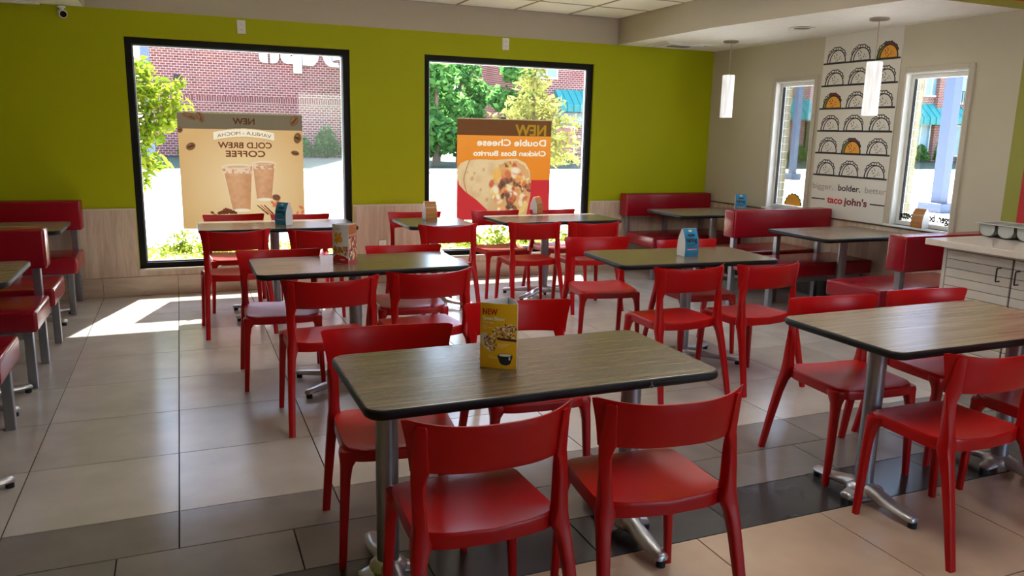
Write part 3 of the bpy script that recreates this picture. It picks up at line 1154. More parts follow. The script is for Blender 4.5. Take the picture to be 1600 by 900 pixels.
tF = table('dark wood-grain dining table in front, carrying the yellow menu card', 1.05, 2.365, 1.22, .61, [(-.475, .03, END), (.455, .03, END)])
table('dining table in the middle left, carrying the white menu box', .945, 4.585, 1.22, .60, [(-.03, -.02, XB)])
table('dining table under the coffee poster, carrying the blue card', .70, 6.60, 1.22, .61, [(-.03, -.02, XB)])
table('small square table carrying a wood-print card beside the wall outlet', 2.0, 6.51, .60, .64, [(0, 0, XS)])
table('dining table under the burrito poster with a wood-print card', 3.17, 6.575, 1.18, .62, [(-.06, 0.02, XB)])
table('dining table in the middle right with a blue card facing the camera', 3.02, 4.30, 1.15, .62, [(.09, .04, XB)], rz=-4)
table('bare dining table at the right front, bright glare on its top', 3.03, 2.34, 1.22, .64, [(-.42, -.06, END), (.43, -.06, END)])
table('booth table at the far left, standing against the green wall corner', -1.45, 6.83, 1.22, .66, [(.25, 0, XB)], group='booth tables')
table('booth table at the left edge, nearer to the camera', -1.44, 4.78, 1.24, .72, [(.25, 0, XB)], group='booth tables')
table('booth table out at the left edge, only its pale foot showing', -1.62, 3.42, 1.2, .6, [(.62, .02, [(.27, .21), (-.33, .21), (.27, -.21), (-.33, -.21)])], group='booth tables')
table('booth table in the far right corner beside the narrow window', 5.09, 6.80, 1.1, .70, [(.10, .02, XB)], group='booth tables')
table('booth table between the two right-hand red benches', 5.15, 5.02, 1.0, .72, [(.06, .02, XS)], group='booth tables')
# accessibility mark on the front edge of the front table
wc = MB()
ymark = -.3062
wc.lathe((0, 0, 0), [(0.0, 0), (.0022, 0)], 10, cap=False)
wc.v = [(x + .0, ymark, y + .728) for x, y, z in wc.v]
for q in (((-.001, .7255), (.0012, .7255), (.0018, .7195), (-.0004, .7195)), ((-.0004, .7195), (.0035, .7195), (.0035, .7180), (-.0004, .7180)), ((.0024, .7190), (.0036, .7190), (.0050, .7135), (.0038, .7135)),
          ((.0002, .7235), (.0038, .7235), (.0038, .7223), (.0002, .7223))):
    wc.quad([(a, ymark, z) for a, z in q])
n = 20
for k in range(n - 4):
    a0, a1 = math.radians(110 + k * 18), math.radians(110 + (k + 1) * 18)
    wc.quad([(.0005 + r_ * math.cos(a), ymark, .7165 + r_ * math.sin(a)) for r_, a in ((.0046, a0), (.0046, a1), (.0058, a1), (.0058, a0))])
wc.v = [(.32 + x * 1.3, y, .7195 + (z - .7215) * 1.3) for x, y, z in wc.v]
obj('wheelchair_mark', wc, M['p_blue'], tF)


# ================================================================= BOOTHS
def cushion(name, b, parent, r=.022):
    mb = MB()
    mb.box(*b)
    return obj(name, mb, M['red_vinyl'], parent, bevel=r, seg=3, smooth=60)


def bench(label, x0, x1, yb, side, back_x=None, double=False, open_end=1, seatz=(.345, .465), sd=.50, gap=.05, group='red vinyl booth benches', endx=None):
    """yb: centre line of the backrest; side: +1 sits toward +y, -1 toward -y; open_end: +1 legs at x1, -1 at x0"""
    t = thing('booth_bench', label, 'bench', ((x0 + x1) / 2, yb, 0), 0, group)
    cx = (x0 + x1) / 2
    bx = back_x or (x0, x1)
    h = .075
    cushion('back_cushion', (bx[0] - cx, bx[1] - cx, -h, h, .625, .872), t, .02)
    sides = (1, -1) if double else (side,)
    for s in sides:
        ys = sorted((s * (h - .03 + gap), s * (h - .03 + gap + sd)))
        cushion('seat_cushion', (x0 - cx, x1 - cx, ys[0], ys[1], seatz[0], seatz[1]), t, .02)
        for xe in (x0 + .06, x1 - .06):
            yl = s * (h - .03 + gap + sd - .075)
            q = MB()
            q.box(xe - cx - .023, xe - cx + .023, yl - .023, yl + .023, 0, seatz[0] + .004)
            obj('leg', q, M['steel'], t, bevel=.004)
        q = MB()
        yl = s * (h - .03 + gap + sd - .075)
        q.box(x0 + .084 - cx, x1 - .084 - cx, yl - .02, yl + .02, seatz[0] - .05, seatz[0] - .004)
        obj('front_rail', q, M['steel'], t)
    n = 3
    for k in range(n):
        xe = bx[0] + .07 + (bx[1] - bx[0] - .14) * k / (n - 1) - cx
        q = MB()
        q.box(xe - .023, xe + .023, -.023, .023, 0, .63)
        obj('post', q, M['steel'], t, bevel=.004)
    return t


bench('red booth bench against the back wall at the far left', XL + .02, -.80, 7.54, -1, sd=.54)
bench('double red booth bench at the left edge between two tables', XL + .02, -.80, 5.58, 1, double=True, sd=.50)
bench('red booth seat at the left edge nearest the camera, end glinting white', XL + .02, -.80, 3.86, 1, sd=.50)
bench('red booth bench in the far right corner below the green wall', 4.50, XR - .03, 7.54, -1, sd=.56)
bench('double red booth bench between the two right-hand booth tables', 4.50, XR - .03, 5.69, 1, double=True, sd=.50)
bench('red booth bench beside the condiment counter, steel post at its end', 4.50, XR - .03, 3.89, 1, sd=.50)

# ================================================================= CONDIMENT COUNTER
t = thing('counter_cabinet', 'pale slatted cabinet with two dark handles under the white counter', 'cabinet', (4.5, 3.52, 0))
boxobj('carcass', (.02, .60, -1.5, 0, .08, .858), M['cab'], t)
boxobj('plinth', (.05, .60, -1.5, -.02, 0, .08), M['cab_dark'], t)
boxobj('top_rail', (.0, .022, -1.5, -.02, .838, .858), M['cab'], t)
boxobj('end_stile', (.0, .022, -.024, 0, .08, .858), M['cab'], t)
for d, (ya, yb) in enumerate(((-.462, -.027), (-.905, -.470))):
    door = boxobj('door', (.012, .022, ya, yb, .09, .836), M['cab_dark'], t)
    for k in range(13):
        zt = .834 - k * .0567
        boxobj('slat', (.0, .014, ya + .002, yb - .002, zt - .053, zt), M['cab'], door, bevel=.0015, seg=1)
    hy = -.394 if d == 0 else -.51
    hb = MB()
    hb.tube([(.002, hy, .775), (-.032, hy, .775), (-.034, hy, .77), (-.034, hy, .70), (-.032, hy, .695), (.002, hy, .695)], .0045, 8)
    obj('handle', hb, M['dark_metal'], door)
q = MB()
q.box(0, .74, -1.25, 0, 0, .04)
tag(obj('countertop', q, M['quartz'], None, bevel=.004, loc=(4.42, 3.60, .858)), 'glossy white countertop over the slatted cabinet at the right edge', 'countertop')
# cutlery tray with U-shaped bins
t = thing('condiment_tray', 'grey plastic tray of rounded bins on the white counter', 'tray', (4.90, 3.60, .899))
rim = MB()
L = 1.0
nb = 7
ww = .128
# rim frame: outer strip with bin openings
rim.box(-.02, .0, -nb * ww - .02, .035, .083, .09)
rim.box(.22, .25, -nb * ww - .02, .035, .083, .09)
for k in range(nb + 1):
    rim.box(0, .22, -k * ww - .008 if k else -.006, -k * ww + .008 if k else .035, .083, .09)
obj('rim', rim, M['tray'], t, bevel=.002, seg=1)
for k in range(nb):
    yc = -k * ww - ww / 2 + (0 if k else 0)
    b = MB()
    prof = []
    hw, hi = ww / 2 - .007, ww / 2 - .011
    outer = [(-hw, .085)] + [(-hw * math.cos(a), .05 - .05 * math.sin(a)) for a in [math.pi * i / 14 for i in range(15)]] + [(hw, .085)]
    inner = [(hi, .086)] + [(hi * math.cos(a), .05 - .045 * math.sin(a)) for a in [math.pi * i / 14 for i in range(15)]] + [(-hi, .086)]
    ring = outer + inner
    b.loft([[(x, yc + p[0], p[1]) for p in ring] for x in (.0, .22)])
    full = outer
    b.loft([[(x, yc + p[0], p[1]) for p in full] for x in (.0, .006)])
    b.loft([[(x, yc + p[0], p[1]) for p in full] for x in (.214, .22)])
    obj('bin', b, M['tray'], t, smooth=40)

# ================================================================= PENDANTS, VENTS, CAMERA, OUTLETS
for (x, y, lab) in ((5.16, 6.70, 'lit cylindrical pendant lamp in front of the plain wall, nearer the green wall'), (5.145, 4.85, 'lit cylindrical pendant lamp hanging in front of the taco panel')):
    t = thing('pendant_lamp', lab, 'lamp', (x, y, ZS), group='pendant lamps')
    b = MB()
    b.lathe((0, 0, 0), [(.02, 0), (.074, 0), (.074, -.014), (.066, -.018), (.01, -.02)], 28)
    obj('canopy', b, M['nickel'], t, smooth=40)
    b = MB()
    b.lathe((0, 0, 0), [(.0028, -.018), (.0028, -.335)], 8)
    obj('rod', b, M['nickel'], t)
    b = MB()
    b.lathe((0, 0, 0), [(.008, -.325), (.02, -.33), (.02, -.39), (.008, -.395)], 16)
    obj('socket', b, M['nickel'], t, smooth=40)
    b = MB()
    b.lathe((0, 0, 0), [(.004, -.331), (.055, -.332), (.0605, -.337), (.0605, -.75), (.0575, -.75), (.0575, -.34), (.004, -.336)], 36, cap=False)
    obj('shade', b, M['shade'], t, smooth=40)
    b = MB()
    b.lathe((0, 0, 0), [(.006, -.393), (.016, -.41), (.022, -.45), (.022, -.50), (.012, -.53), (.002, -.54)], 16)
    obj('bulb', b, M['bulb'], t, smooth=60)
t = thing('downlight', 'unlit round recessed downlight in the white soffit, dark inside', 'ceiling light', (5.06, 5.61, ZS))
b = MB()
b.lathe((0, 0, 0), [(.07, .0), (.105, -.001), (.115, -.006), (.112, -.009), (.072, -.006), (.07, .0)], 32, cap=False)
obj('trim_ring', b, M['white_paint'], t, smooth=50)
b = MB()
b.lathe((0, 0, 0), [(.002, -.0035), (.071, -.004)], 32, cap=False)
obj('reflector', b, M['lens'], t)
t = thing('ceiling_vent', 'square white air diffuser in the soffit near the back wall', 'vent', (4.94, 7.30, ZS))
b = MB()
for k in range(3):
    a, c = .30 - k * .085, .24 - k * .085
    for q in ((-a, a, -c, -c + .05), (-a, a, c - .05, c), (-a, -a + .05, -c + .05, c - .05), (a - .05, a, -c + .05, c - .05)):
        b.box(q[0], q[1], q[2], q[3], -.012 - .006 * (k % 2), -.002)
obj('louvre', b, M['white_paint'], t, bevel=.002, seg=1)
boxobj('core', (-.11, .11, -.055, .055, -.02, -.001), M['slot'], t)

t = thing('security_camera', 'small white security camera with black lens at the top of the green wall', 'camera', (-.83, YW - .03, ZS - .012))
b = MB()
b.lathe((0, 0, 0), [(.004, 0), (.032, 0), (.032, -.01), (.018, -.014), (.014, -.05), (.006, -.055)], 20)
obj('bracket', b, M['white_paint'], t, smooth=40)
d = Vector((.35, -1, -.25)).normalized()
p0 = Vector((.0, .0, -.055)) - d * .012
b = MB()
b.tube([p0, p0 + d * .004, p0 + d * .05, p0 + d * .058], [.020, .032, .034, .030], 20)
obj('housing', b, M['white_paint'], t, smooth=40)
b = MB()
b.tube([p0 + d * .054, p0 + d * .061], [.026, .025], 20)
obj('lens', b, M['lens'], t, smooth=40)


def outlet(x, z, lab, w=.036, h=.058):
    t = thing('wall_outlet', lab, 'outlet', (x, YW, z), group='wall outlets')
    y = -.012 if z < .78 else 0
    boxobj('cover_plate', (-w, w, y - .008, y, -h, h), M['outlet'], t, bevel=.003)
    for s in (-1, 1):
        rc = boxobj('receptacle', (-.017, .017, y - .0105, y - .007, s * .024 - .014, s * .024 + .014), M['outlet'], t, bevel=.002)
        for q in (-.007, .007):
            boxobj('slot', (q - .0015, q + .0015, y - .0112, y - .0102, s * .024 - .005, s * .024 + .006), M['slot'], rc)


outlet(.562, 2.378, 'white outlet high on the green wall above the left window')
outlet(3.10, 2.386, 'white outlet high on the green wall above the right window')
outlet(1.81, .372, 'white outlet low on the wood panelling between the windows')

# ================================================================= TACO WALL PANEL
t = thing('taco_wall_panel', 'tall white wall panel printed with rows of line-drawn tacos between the narrow windows', 'wall graphic', (XR, 5.5, 0))


def pz(dx, y, z):
    """panel frame: y world along the wall (left in view = larger y), dx off the wall"""
    return (-dx, y - 5.5, z)


boxobj('board', (-.004, 0, 5.055 - 5.5, 5.94 - 5.5, .783, ZS - .001), M['p_panel'], t)


def flat(poly, dx, mi, mb):
    mb.quad([(-dx, p[0], p[1]) for p in poly], mi)


def taco_mesh(orange):
    mb = MB()
    s = -1   # view: right = -y

    def arc(cx, rx, rz, n=20):
        return [(s * (cx + rx * math.cos(math.pi * k / n)), rz * math.sin(math.pi * k / n)) for k in range(n + 1)]
    # back shell
    for k in range(9):
        a = math.radians(150 - k * 15)
        cx, cz = -.008 + .108 * math.cos(a), .012 + .112 * math.sin(a)
        r = .023 if k % 2 else .019
        flat([(s * (cx + r * math.cos(2 * math.pi * q / 12)), cz + r * math.sin(2 * math.pi * q / 12)) for q in range(12)], .0046, 0, mb)
        r -= .009
        flat([(s * (cx + r * math.cos(2 * math.pi * q / 12)), cz + r * math.sin(2 * math.pi * q / 12)) for q in range(12)], .0050, 4 if orange and k > 2 else 1, mb)
    flat(arc(-.022, .102, .118), .0054, 0, mb)
    flat([(p[0], p[1] + .005) for p in arc(-.020, .089, .104)], .0058, 3 if orange else 1, mb)
    flat(arc(.008, .100, .116), .0062, 0, mb)
    flat([(p[0], p[1] + .006) for p in arc(.008, .087, .100)], .0066, 2 if orange else 1, mb)
    rr = random.Random(3)
    for k in range(13):
        a, d = rr.random() * math.pi, .25 + rr.random() * .6
        x, z = .008 + .085 * d * math.cos(a) * (1 if k % 2 else -1), .014 + .07 * rr.random() * (1 if k < 9 else .4)
        if ((x - .008) / .085) ** 2 + (z / .098) ** 2 > .85:
            continue
        r = .0036 + .0024 * rr.random()
        flat([(s * (x + r * math.cos(2 * math.pi * q / 6)), z + r * math.sin(2 * math.pi * q / 6)) for q in range(6)], .0070, 0, mb)
    return mb.mesh('taco_print', [M['p_black'], M['p_panel'], M['p_orange'], M['p_green'], M['p_dred']])


tm = {False: taco_mesh(False), True: taco_mesh(True)}
ORANGE = {(0, 2), (2, 0), (4, 1)}
for r_, z in enumerate((2.203, 2.001, 1.793, 1.588, 1.383, 1.177)):
    boxobj('shelf_line', (-.0075, -.004, 5.064 - 5.5, 5.934 - 5.5, z - .010, z + .005), M['p_black'], t)
    for c_, y in enumerate((5.785, 5.502, 5.208)):
        o = bpy.data.objects.new('taco_print', tm[(r_, c_) in ORANGE])
        COL.objects.link(o)
        o.parent = t
        o.location = (0, y - 5.5 - .012, z + .002)
xa, ya = (0, -1, 0), (0, 0, 1)
text_obj('lettering', 'bigger.', .078, M['p_grey'], pz(.0055, 5.932, 1.043), xa, ya, t, bold=.0006, width=.262)
text_obj('lettering', 'bolder.', .078, M['p_black'], pz(.0055, 5.606, 1.043), xa, ya, t, bold=.0012, width=.262)
text_obj('lettering', 'better', .078, M['p_grey'], pz(.0055, 5.292, 1.043), xa, ya, t, bold=.0006, width=.232)
text_obj('lettering', 'taco', .088, M['p_red'], pz(.0055, 5.722, .920), xa, ya, t, bold=.0028, width=.190)
text_obj('lettering', "john's", .088, M['p_dred'], pz(.0055, 5.512, .920), xa, ya, t, bold=.0028, width=.270)
boxobj('rule_line', (-.0055, -.004, 5.757 - 5.5, 5.927 - 5.5, .942, .953), M['p_black'], t)
boxobj('rule_line', (-.0055, -.004, 5.057 - 5.5, 5.217 - 5.5, .942, .953), M['p_black'], t)

# decals on the narrow windows
dx = XR + .072
t = thing('window_lettering', 'dark lettering along the bottom of the right narrow window, reading from outside', 'decal', (dx, 4.7, .856))
text_obj('lettering', 'gger. bolder. better', .062, M['p_black'], (0, -.245, .0), (0, 1, 0), (0, 0, 1.4), t, width=.525, thick=.0034)
t = thing('taco_decal', 'round orange taco sticker low on the left narrow window', 'decal', (dx, 6.26, .838))
b = MB()
n = 24
pts = [(-.125, 0)] + [(-(.118 + .012 * abs(math.sin(k * math.pi / 3))) * math.cos(math.pi * k / n), (.118 + .012 * abs(math.sin(k * math.pi / 3))) * math.sin(math.pi * k / n)) for k in range(n + 1)] + [(.125, 0)]
b.prism(pts, 0, .001, f=lambda p, z: (z, p[0], p[1]))
obj('rim', b, M['p_green'], t)
b = MB()
pts = [(-.104 * math.cos(math.pi * k / n), .104 * math.sin(math.pi * k / n)) for k in range(n + 1)]
b.prism(pts, 0, .001, f=lambda p, z: (z - .0015, p[0], p[1] + .004))
obj('shell', b, M['p_orange'], t)

# ================================================================= WINDOW POSTERS
rs = np.random.RandomState(5)


def coffee_poster():
    p = Print(920, 860, 460, 430, (220, 178, 122))
    d = np.clip(1 - np.sqrt(((p.U - 480) / 520) ** 2 + ((p.V - 560) / 520) ** 2), 0, 1)
    p.blend(d * .8, (252, 228, 184))
    p.rect(0, 0, 920, 122, (120, 106, 84))
    p.rect(0, 0, 920, 9, (160, 150, 110))

    def bean(x, y, rx, ry, a, c=(120, 84, 58)):
        p.ell(x, y, rx, ry, c, a, .15)
        p.ell(x, y, rx * .85, ry * .16, (70, 46, 32), a + .15, .3)
        p.ell(x - rx * .2, y - ry * .4, rx * .5, ry * .2, (160, 120, 86), a, .9)
    for q in ((90, 32, 58, 24, .35), (165, 38, 46, 26, 1.1), (858, 50, 48, 32, -1.0), (880, 178, 32, 44, .2), (86, 250, 38, 28, -.5), (858, 292, 34, 20, .2), (12, 130, 26, 24, 0)):
        bean(*q)
    p.text('NEW', 398, 556, 82, 46, (88, 50, 34), .03)
    # banner
    ban = np.abs(p.U - 476) < 224
    yc = 172 - 26 * (1 - ((p.U - 476) / 224) ** 2)
    p.blend(ban & (np.abs(p.V - yc) < 34), (250, 236, 208))
    p.blend(ban & (np.abs(np.abs(p.V - yc) - 31) < 3), (214, 176, 128))
    p.text('VANILLA - MOCHA', 278, 678, 184, 27, (126, 72, 48), .025, arc=24)
    p.text('COLD BREW', 284, 678, 258, 44, (122, 66, 46), .03)
    p.text('COFFEE', 336, 626, 322, 46, (122, 66, 46), .03)

    def cup(xt0, xt1, yt, xb0, xb1, yb, sh):
        g = (p.V - yt) / (yb - yt)
        x0, x1 = xt0 + (xb0 - xt0) * g, xt1 + (xb1 - xt1) * g
        m = (p.U > x0) & (p.U < x1) & (g > 0) & (g < 1)
        f = np.clip((p.U - x0) / (x1 - x0), 0, 1)
        base = np.array(lin(206, 148, 104)[:3])
        hi = np.array(lin(236, 190, 150)[:3])
        k = (.5 + .5 * np.cos((f - .42) * 5))[..., None] * (1.05 - .35 * np.clip(g, 0, 1))[..., None]
        c = base * (1 - k * .5) + hi * k * .5
        c = c * (0.9 + .2 * p.noise(24, sh))[..., None]
        s_ = m[..., None].astype(float)
        p.C = p.C * (1 - s_) + c * s_
        p.blend(m & ((f < .035) | (f > .965)), (240, 214, 184))
        ice = m & (g < .17)
        p.blend(ice * (p.noise(20, sh + 1) > .42) * .7, (246, 222, 196))
        p.blend(ice * (p.noise(13, sh + 2) > .72) * .6, (176, 124, 84))
        p.ell((xt0 + xt1) / 2, yt, (xt1 - xt0) / 2, 15, (244, 226, 204), 0, .3)
        p.ell((xt0 + xt1) / 2, yt + 4, (xt1 - xt0) / 2 - 10, 10, (222, 180, 140), 0, .3)
        p.ell((xb0 + xb1) / 2, yb, (xb1 - xb0) / 2 + 6, 14, (248, 232, 210), 0, .3)
    cup(524, 706, 368, 548, 668, 646, 3)
    cup(300, 532, 392, 362, 504, 726, 8)
    for k in range(70):
        a, r = rs.rand() * 6.28, rs.rand() ** .5
        p.ell(322 + 72 * r * math.cos(a), 748 - 26 * (1 - abs(math.cos(a)) * r) * rs.rand() * 1.6, 13, 9, (92 + rs.randint(40), 62, 44), rs.rand() * 3, .3)
    for x, y in ((215, 740), (235, 760), (205, 770)):
        bean(x, y, 16, 11, rs.rand())
    for x, y, r in ((690, 690, 30), (670, 672, 22), (706, 668, 26), (712, 700, 22), (892, 712, 26), (902, 748, 22), (860, 756, 20)):
        p.ell(x, y, r, r * .55, (224, 120, 84), rs.rand() * 3, .4)
    p.ell(700, 632, 36, 26, (130, 84, 58), .2, .2)
    for k in range(3):
        p.poly([(548 + k * 26, 690), (556 + k * 26, 688), (640 + k * 20, 760), (630 + k * 20, 766)], (96, 58, 40) if k != 1 else (216, 90, 70))
    return p


def burrito_poster():
    p = Print(827, 800, 414, 400, (236, 142, 52))
    p.blend(np.clip(1 - (p.V - 130) / 250, 0, 1) * .4, (240, 160, 74))
    p.blend(p.V > 484, (206, 58, 62))
    p.rect(0, 0, 827, 8, (200, 170, 130))
    p.rect(0, 8, 827, 132, (112, 72, 44))
    p.text('NEW', 505, 776, 126, 88, (170, 132, 40), .03)
    p.text('Double Cheese', 172, 780, 210, 52, (252, 246, 226), .03)
    p.text('Chicken Boss Burrito', 140, 780, 290, 42, (252, 246, 226), .028)
    out = [(2, 395), (30, 350), (90, 326), (200, 318), (330, 324), (450, 314), (520, 312), (600, 346), (640, 410), (655, 500), (650, 610), (630, 700), (610, 800), (330, 800), (260, 720), (170, 640), (80, 580), (20, 520), (4, 460)]
    m = p.poly_mask(out)
    p.blend(m, (232, 200, 152))
    p.blend(m * np.clip(p.noise(60, 2) - .4, 0, 1) * .9, (206, 160, 108))
    for x_, y_, s_ in ((130, 470, 22), (150, 430, 14), (90, 420, 10), (230, 400, 16), (205, 560, 15), (260, 640, 18), (420, 350, 14)):
        p.ell(x_, y_, s_, s_ * 1.3, (186, 118, 80), .4, .9, a=.7)
    p.blend(m * np.clip((p.V - 560) / 240, 0, 1) * .35, (170, 110, 70))
    for k in range(2):
        p.blend(m & (np.abs(p.U - (58 + k * 3) - 50 * np.abs((p.V - 480) / 160) ** 1.4) < 3), (176, 128, 86))
    # filling
    cx, cy, rx, ry = 480, 560, 185, 235
    d = ((p.U - cx) / rx) ** 2 + ((p.V - cy) / ry) ** 2
    fm = m & (d < 1 + .25 * (p.noise(40, 9) - .5))
    p.blend(fm, (222, 166, 108))
    cols = [(236, 196, 110), (244, 222, 180), (214, 108, 60), (240, 170, 80), (120, 66, 42), (200, 84, 54), (248, 232, 200), (226, 150, 90), (90, 52, 38)]
    for k in range(120):
        a, r = rs.rand() * 6.28, rs.rand() ** .5
        x, y = cx + rx * .92 * r * math.cos(a), cy + ry * .95 * r * math.sin(a)
        q = Print.__new__(Print)
        s0 = 20 + 34 * rs.rand()
        before = p.C
        p.ell(x, y, s0, s0 * (.35 + .5 * rs.rand()), cols[rs.randint(len(cols))], rs.rand() * 3.1, .5)
        p.C = np.where(fm[..., None], p.C, before)
    p.ell(345, 440, 48, 66, (238, 180, 84), .2, .4)
    p.ell(300, 510, 26, 40, (206, 92, 56), .4, .4)
    p.blend(p.noise(8, 11) * .12 * m, (255, 240, 210))
    return p


def hang_poster(name, label, pr, x0, x1, z0, z1, tilt=0):
    t = thing(name, label, 'poster', ((x0 + x1) / 2, YW + .068, z0))
    w, h = x1 - x0, z1 - z0
    me = pr.mesh('sheet', lambda u, v: ((u - .5) * w, .004 * np.sin(v * 3.0), h * (1 - v)), M['poster1'])
    obj('sheet', me, None, t)
    return t


tp = hang_poster('coffee_poster', 'cold brew coffee poster taped to the left window, seen from behind', coffee_poster(), -.012, 1.075, .58, 1.632)
tb = hang_poster('burrito_poster', 'orange and red burrito poster taped to the right window, seen from behind', burrito_poster(), 2.615, 3.675, .60, 1.645)


# ================================================================= TABLE CARDS
def arch_profile(v):
    """half depth of the card at height fraction v (0 base .. 1 top)"""
    return np.where(v < .45, 1 + .08 * np.sin(v / .45 * np.pi), 1 - ((v - .45) / .55) ** 1.7 * .93)


def card_faces(kind):
    p = Print(100, 165, 60, 96, (42, 132, 172))
    if kind == 'blue':
        p.blend(np.clip(p.V / 165, 0, 1) * .5, (28, 104, 142))
        p.ell(50, 14, 15, 6, (236, 226, 200), 0, .3)
        p.ell(50, 12, 8, 4, (220, 170, 80), 0, .3)
        p.text('now', 26, 76, 48, 24, (14, 30, 46), .03, mirror=False)
        p.text('hiring', 12, 88, 80, 28, (14, 30, 46), .03, mirror=False)
        for k in range(4):
            p.rect(18, 92 + k * 6.5, 84 - (k % 2) * 12, 94.5 + k * 6.5, (16, 62, 92))
        p.rect(16, 121, 88, 126, (226, 150, 150))
        p.rect(14, 119.5, 86, 121, (120, 50, 60))
    else:
        base = p.noise(7, 5)
        p.C[:] = np.array(lin(176, 112, 52)[:3])
        y = (p.V // 13).astype(int)
        tone = np.random.RandomState(2).rand(20)[y]
        p.blend(tone * .6, (226, 158, 76))
        st = np.random.RandomState(4).rand(96)[:, None] * np.ones((1, 60))
        p.blend((st > .6) * .4, (128, 84, 46))
        p.blend((np.abs(p.V % 13) < 1.6) * .7, (84, 54, 34))
        p.blend(((p.V > 50) & (p.V < 62)) * .6, (176, 172, 150))
    return p


CARD_ME = {}


def table_card(kind, label, loc, rz, H=.18, W=.112, D=.078, flip=False):
    t = thing('table_card', label, 'table card', loc, math.radians(rz), 'arched table cards')
    if kind not in CARD_ME:
        pr = card_faces(kind)
        f = {}
        for s in (-1, 1):
            f[s] = pr.mesh('printed_face', lambda u, v, s=s: ((u - .5) * W * (1 if s < 0 else -1), s * (D / 2 * arch_profile(1 - v) + .0006), H * (1 - v)), M['ink'])
        b = MB()
        vs = [k / 16 for k in range(17)]
        prof = [(-D / 2 * float(arch_profile(np.array(v))), H * v) for v in vs] + [(D / 2 * float(arch_profile(np.array(v))), H * v) for v in vs[::-1]]
        b.loft([[(x, p[0], p[1]) for p in prof] for x in (-W / 2, W / 2)])
        f[0] = b.mesh('card_body', [M['paper']])
        CARD_ME[kind] = f
    obj('card_body', CARD_ME[kind][0], None, t)
    obj('printed_face', CARD_ME[kind][-1], None, t)
    obj('printed_face', CARD_ME[kind][1], None, t)
    return t


ZT = .7375
table_card('blue', 'blue now-hiring card on the table under the coffee poster', (.745, 6.555, ZT), -48)
table_card('blue', 'blue now-hiring card on the middle right table, facing the camera', (3.063, 4.275, ZT), 4)
table_card('blue', 'blue now-hiring card on the far right corner booth table, by the window', (5.47, 6.75, ZT), -31)
table_card('wood', 'wood-print arched card on the small square table', (2.02, 6.70, ZT), 6, H=.16)
table_card('wood', 'wood-print arched card seen edge-on on the table under the burrito poster', (3.19, 6.98, ZT), 35)
table_card('wood', 'wood-print arched card on the sill of the right narrow window', (5.668, 4.69, .8005), -90)


def yellow_face():
    p = Print(124, 220, 124, 220, (240, 180, 16))
    p.blend(np.clip((p.V - 150) / 90, 0, 1) * .5, (214, 140, 10))
    p.text('NEW', 8, 58, 38, 20, (190, 18, 28), .05, mirror=False)
    p.text('Queso Blanco', 8, 82, 56, 12, (250, 236, 200), .04, mirror=False)
    p.text('Creations', 8, 45, 68, 9, (250, 236, 200), .035, mirror=False)
    for k, w in enumerate((14, 36, 16)):
        p.rect(9, 76 + k * 5, 9 + w, 78.2 + k * 5, (244, 216, 150))
    r = np.random.RandomState(8)
    cols = [(236, 214, 170), (150, 70, 48), (206, 150, 96), (120, 52, 38), (248, 238, 216), (176, 104, 60), (96, 58, 40), (190, 170, 90)]
    m = p.poly_mask([(58, 110), (40, 96), (52, 76), (80, 66), (122, 70), (122, 118), (64, 116)])
    for k in range(150):
        x, y = 44 + 78 * r.rand(), 68 + 48 * r.rand()
        b4 = p.C
        p.ell(x, y, 2 + 4.5 * r.rand(), 1.5 + 3 * r.rand(), cols[r.randint(8)], r.rand() * 3, .3)
        p.C = np.where(m[..., None], p.C, b4)
    p.poly([(56, 113), (122, 118), (122, 127), (60, 122)], (70, 34, 24))
    p.poly([(1, 104), (20, 100), (30, 112), (46, 150), (40, 164), (24, 158), (2, 138)], (222, 204, 180))
    m = p.poly_mask([(14, 116), (30, 102), (52, 108), (58, 140), (50, 162), (30, 160), (14, 140)])
    for k in range(120):
        x, y = 10 + 50 * r.rand(), 100 + 64 * r.rand()
        b4 = p.C
        p.ell(x, y, 2 + 5 * r.rand(), 1.5 + 4 * r.rand(), cols[r.randint(8)], r.rand() * 3, .3)
        p.C = np.where(m[..., None], p.C, b4)
    for k, w in enumerate((38, 30, 18)):
        p.rect(62, 134 + k * 5.4, 62 + w, 136.4 + k * 5.4, (244, 216, 150))
    p.rect(30, 176, 40, 178.4, (244, 216, 150))
    p.rect(30, 182, 58, 184.4, (244, 216, 150))
    p.poly([(60, 174), (112, 176), (104, 202), (92, 208), (76, 206), (68, 198)], (24, 26, 44))
    p.ell(86, 174, 26, 7, (16, 18, 34), 0, .1)
    p.ell(86, 173, 23, 5, (240, 228, 204), 0, .2)
    p.ell(101, 184, 3, 7, (240, 228, 204), 0, .2)
    return p


def combo_face():
    p = Print(117, 225, 70, 134, (222, 218, 220))
    p.text('2 FOR', 22, 62, 30, 9, (150, 40, 90), .03, mirror=False)
    p.text('$6', 22, 76, 100, 56, (226, 150, 30), .06, mirror=False)
    r = np.random.RandomState(12)
    cols = [(196, 110, 50), (226, 160, 80), (150, 60, 40), (240, 210, 150), (110, 90, 40)]
    for k in range(120):
        p.ell(8 + 100 * r.rand(), 128 + 44 * r.rand(), 4 + 8 * r.rand(), 3 + 6 * r.rand(), cols[r.randint(5)], r.rand() * 3, .3)
    p.poly([(0, 200), (30, 172), (90, 180), (117, 196), (117, 225), (0, 225)], (190, 34, 44))
    p.rect(62, 198, 92, 204, (240, 200, 200))
    return p


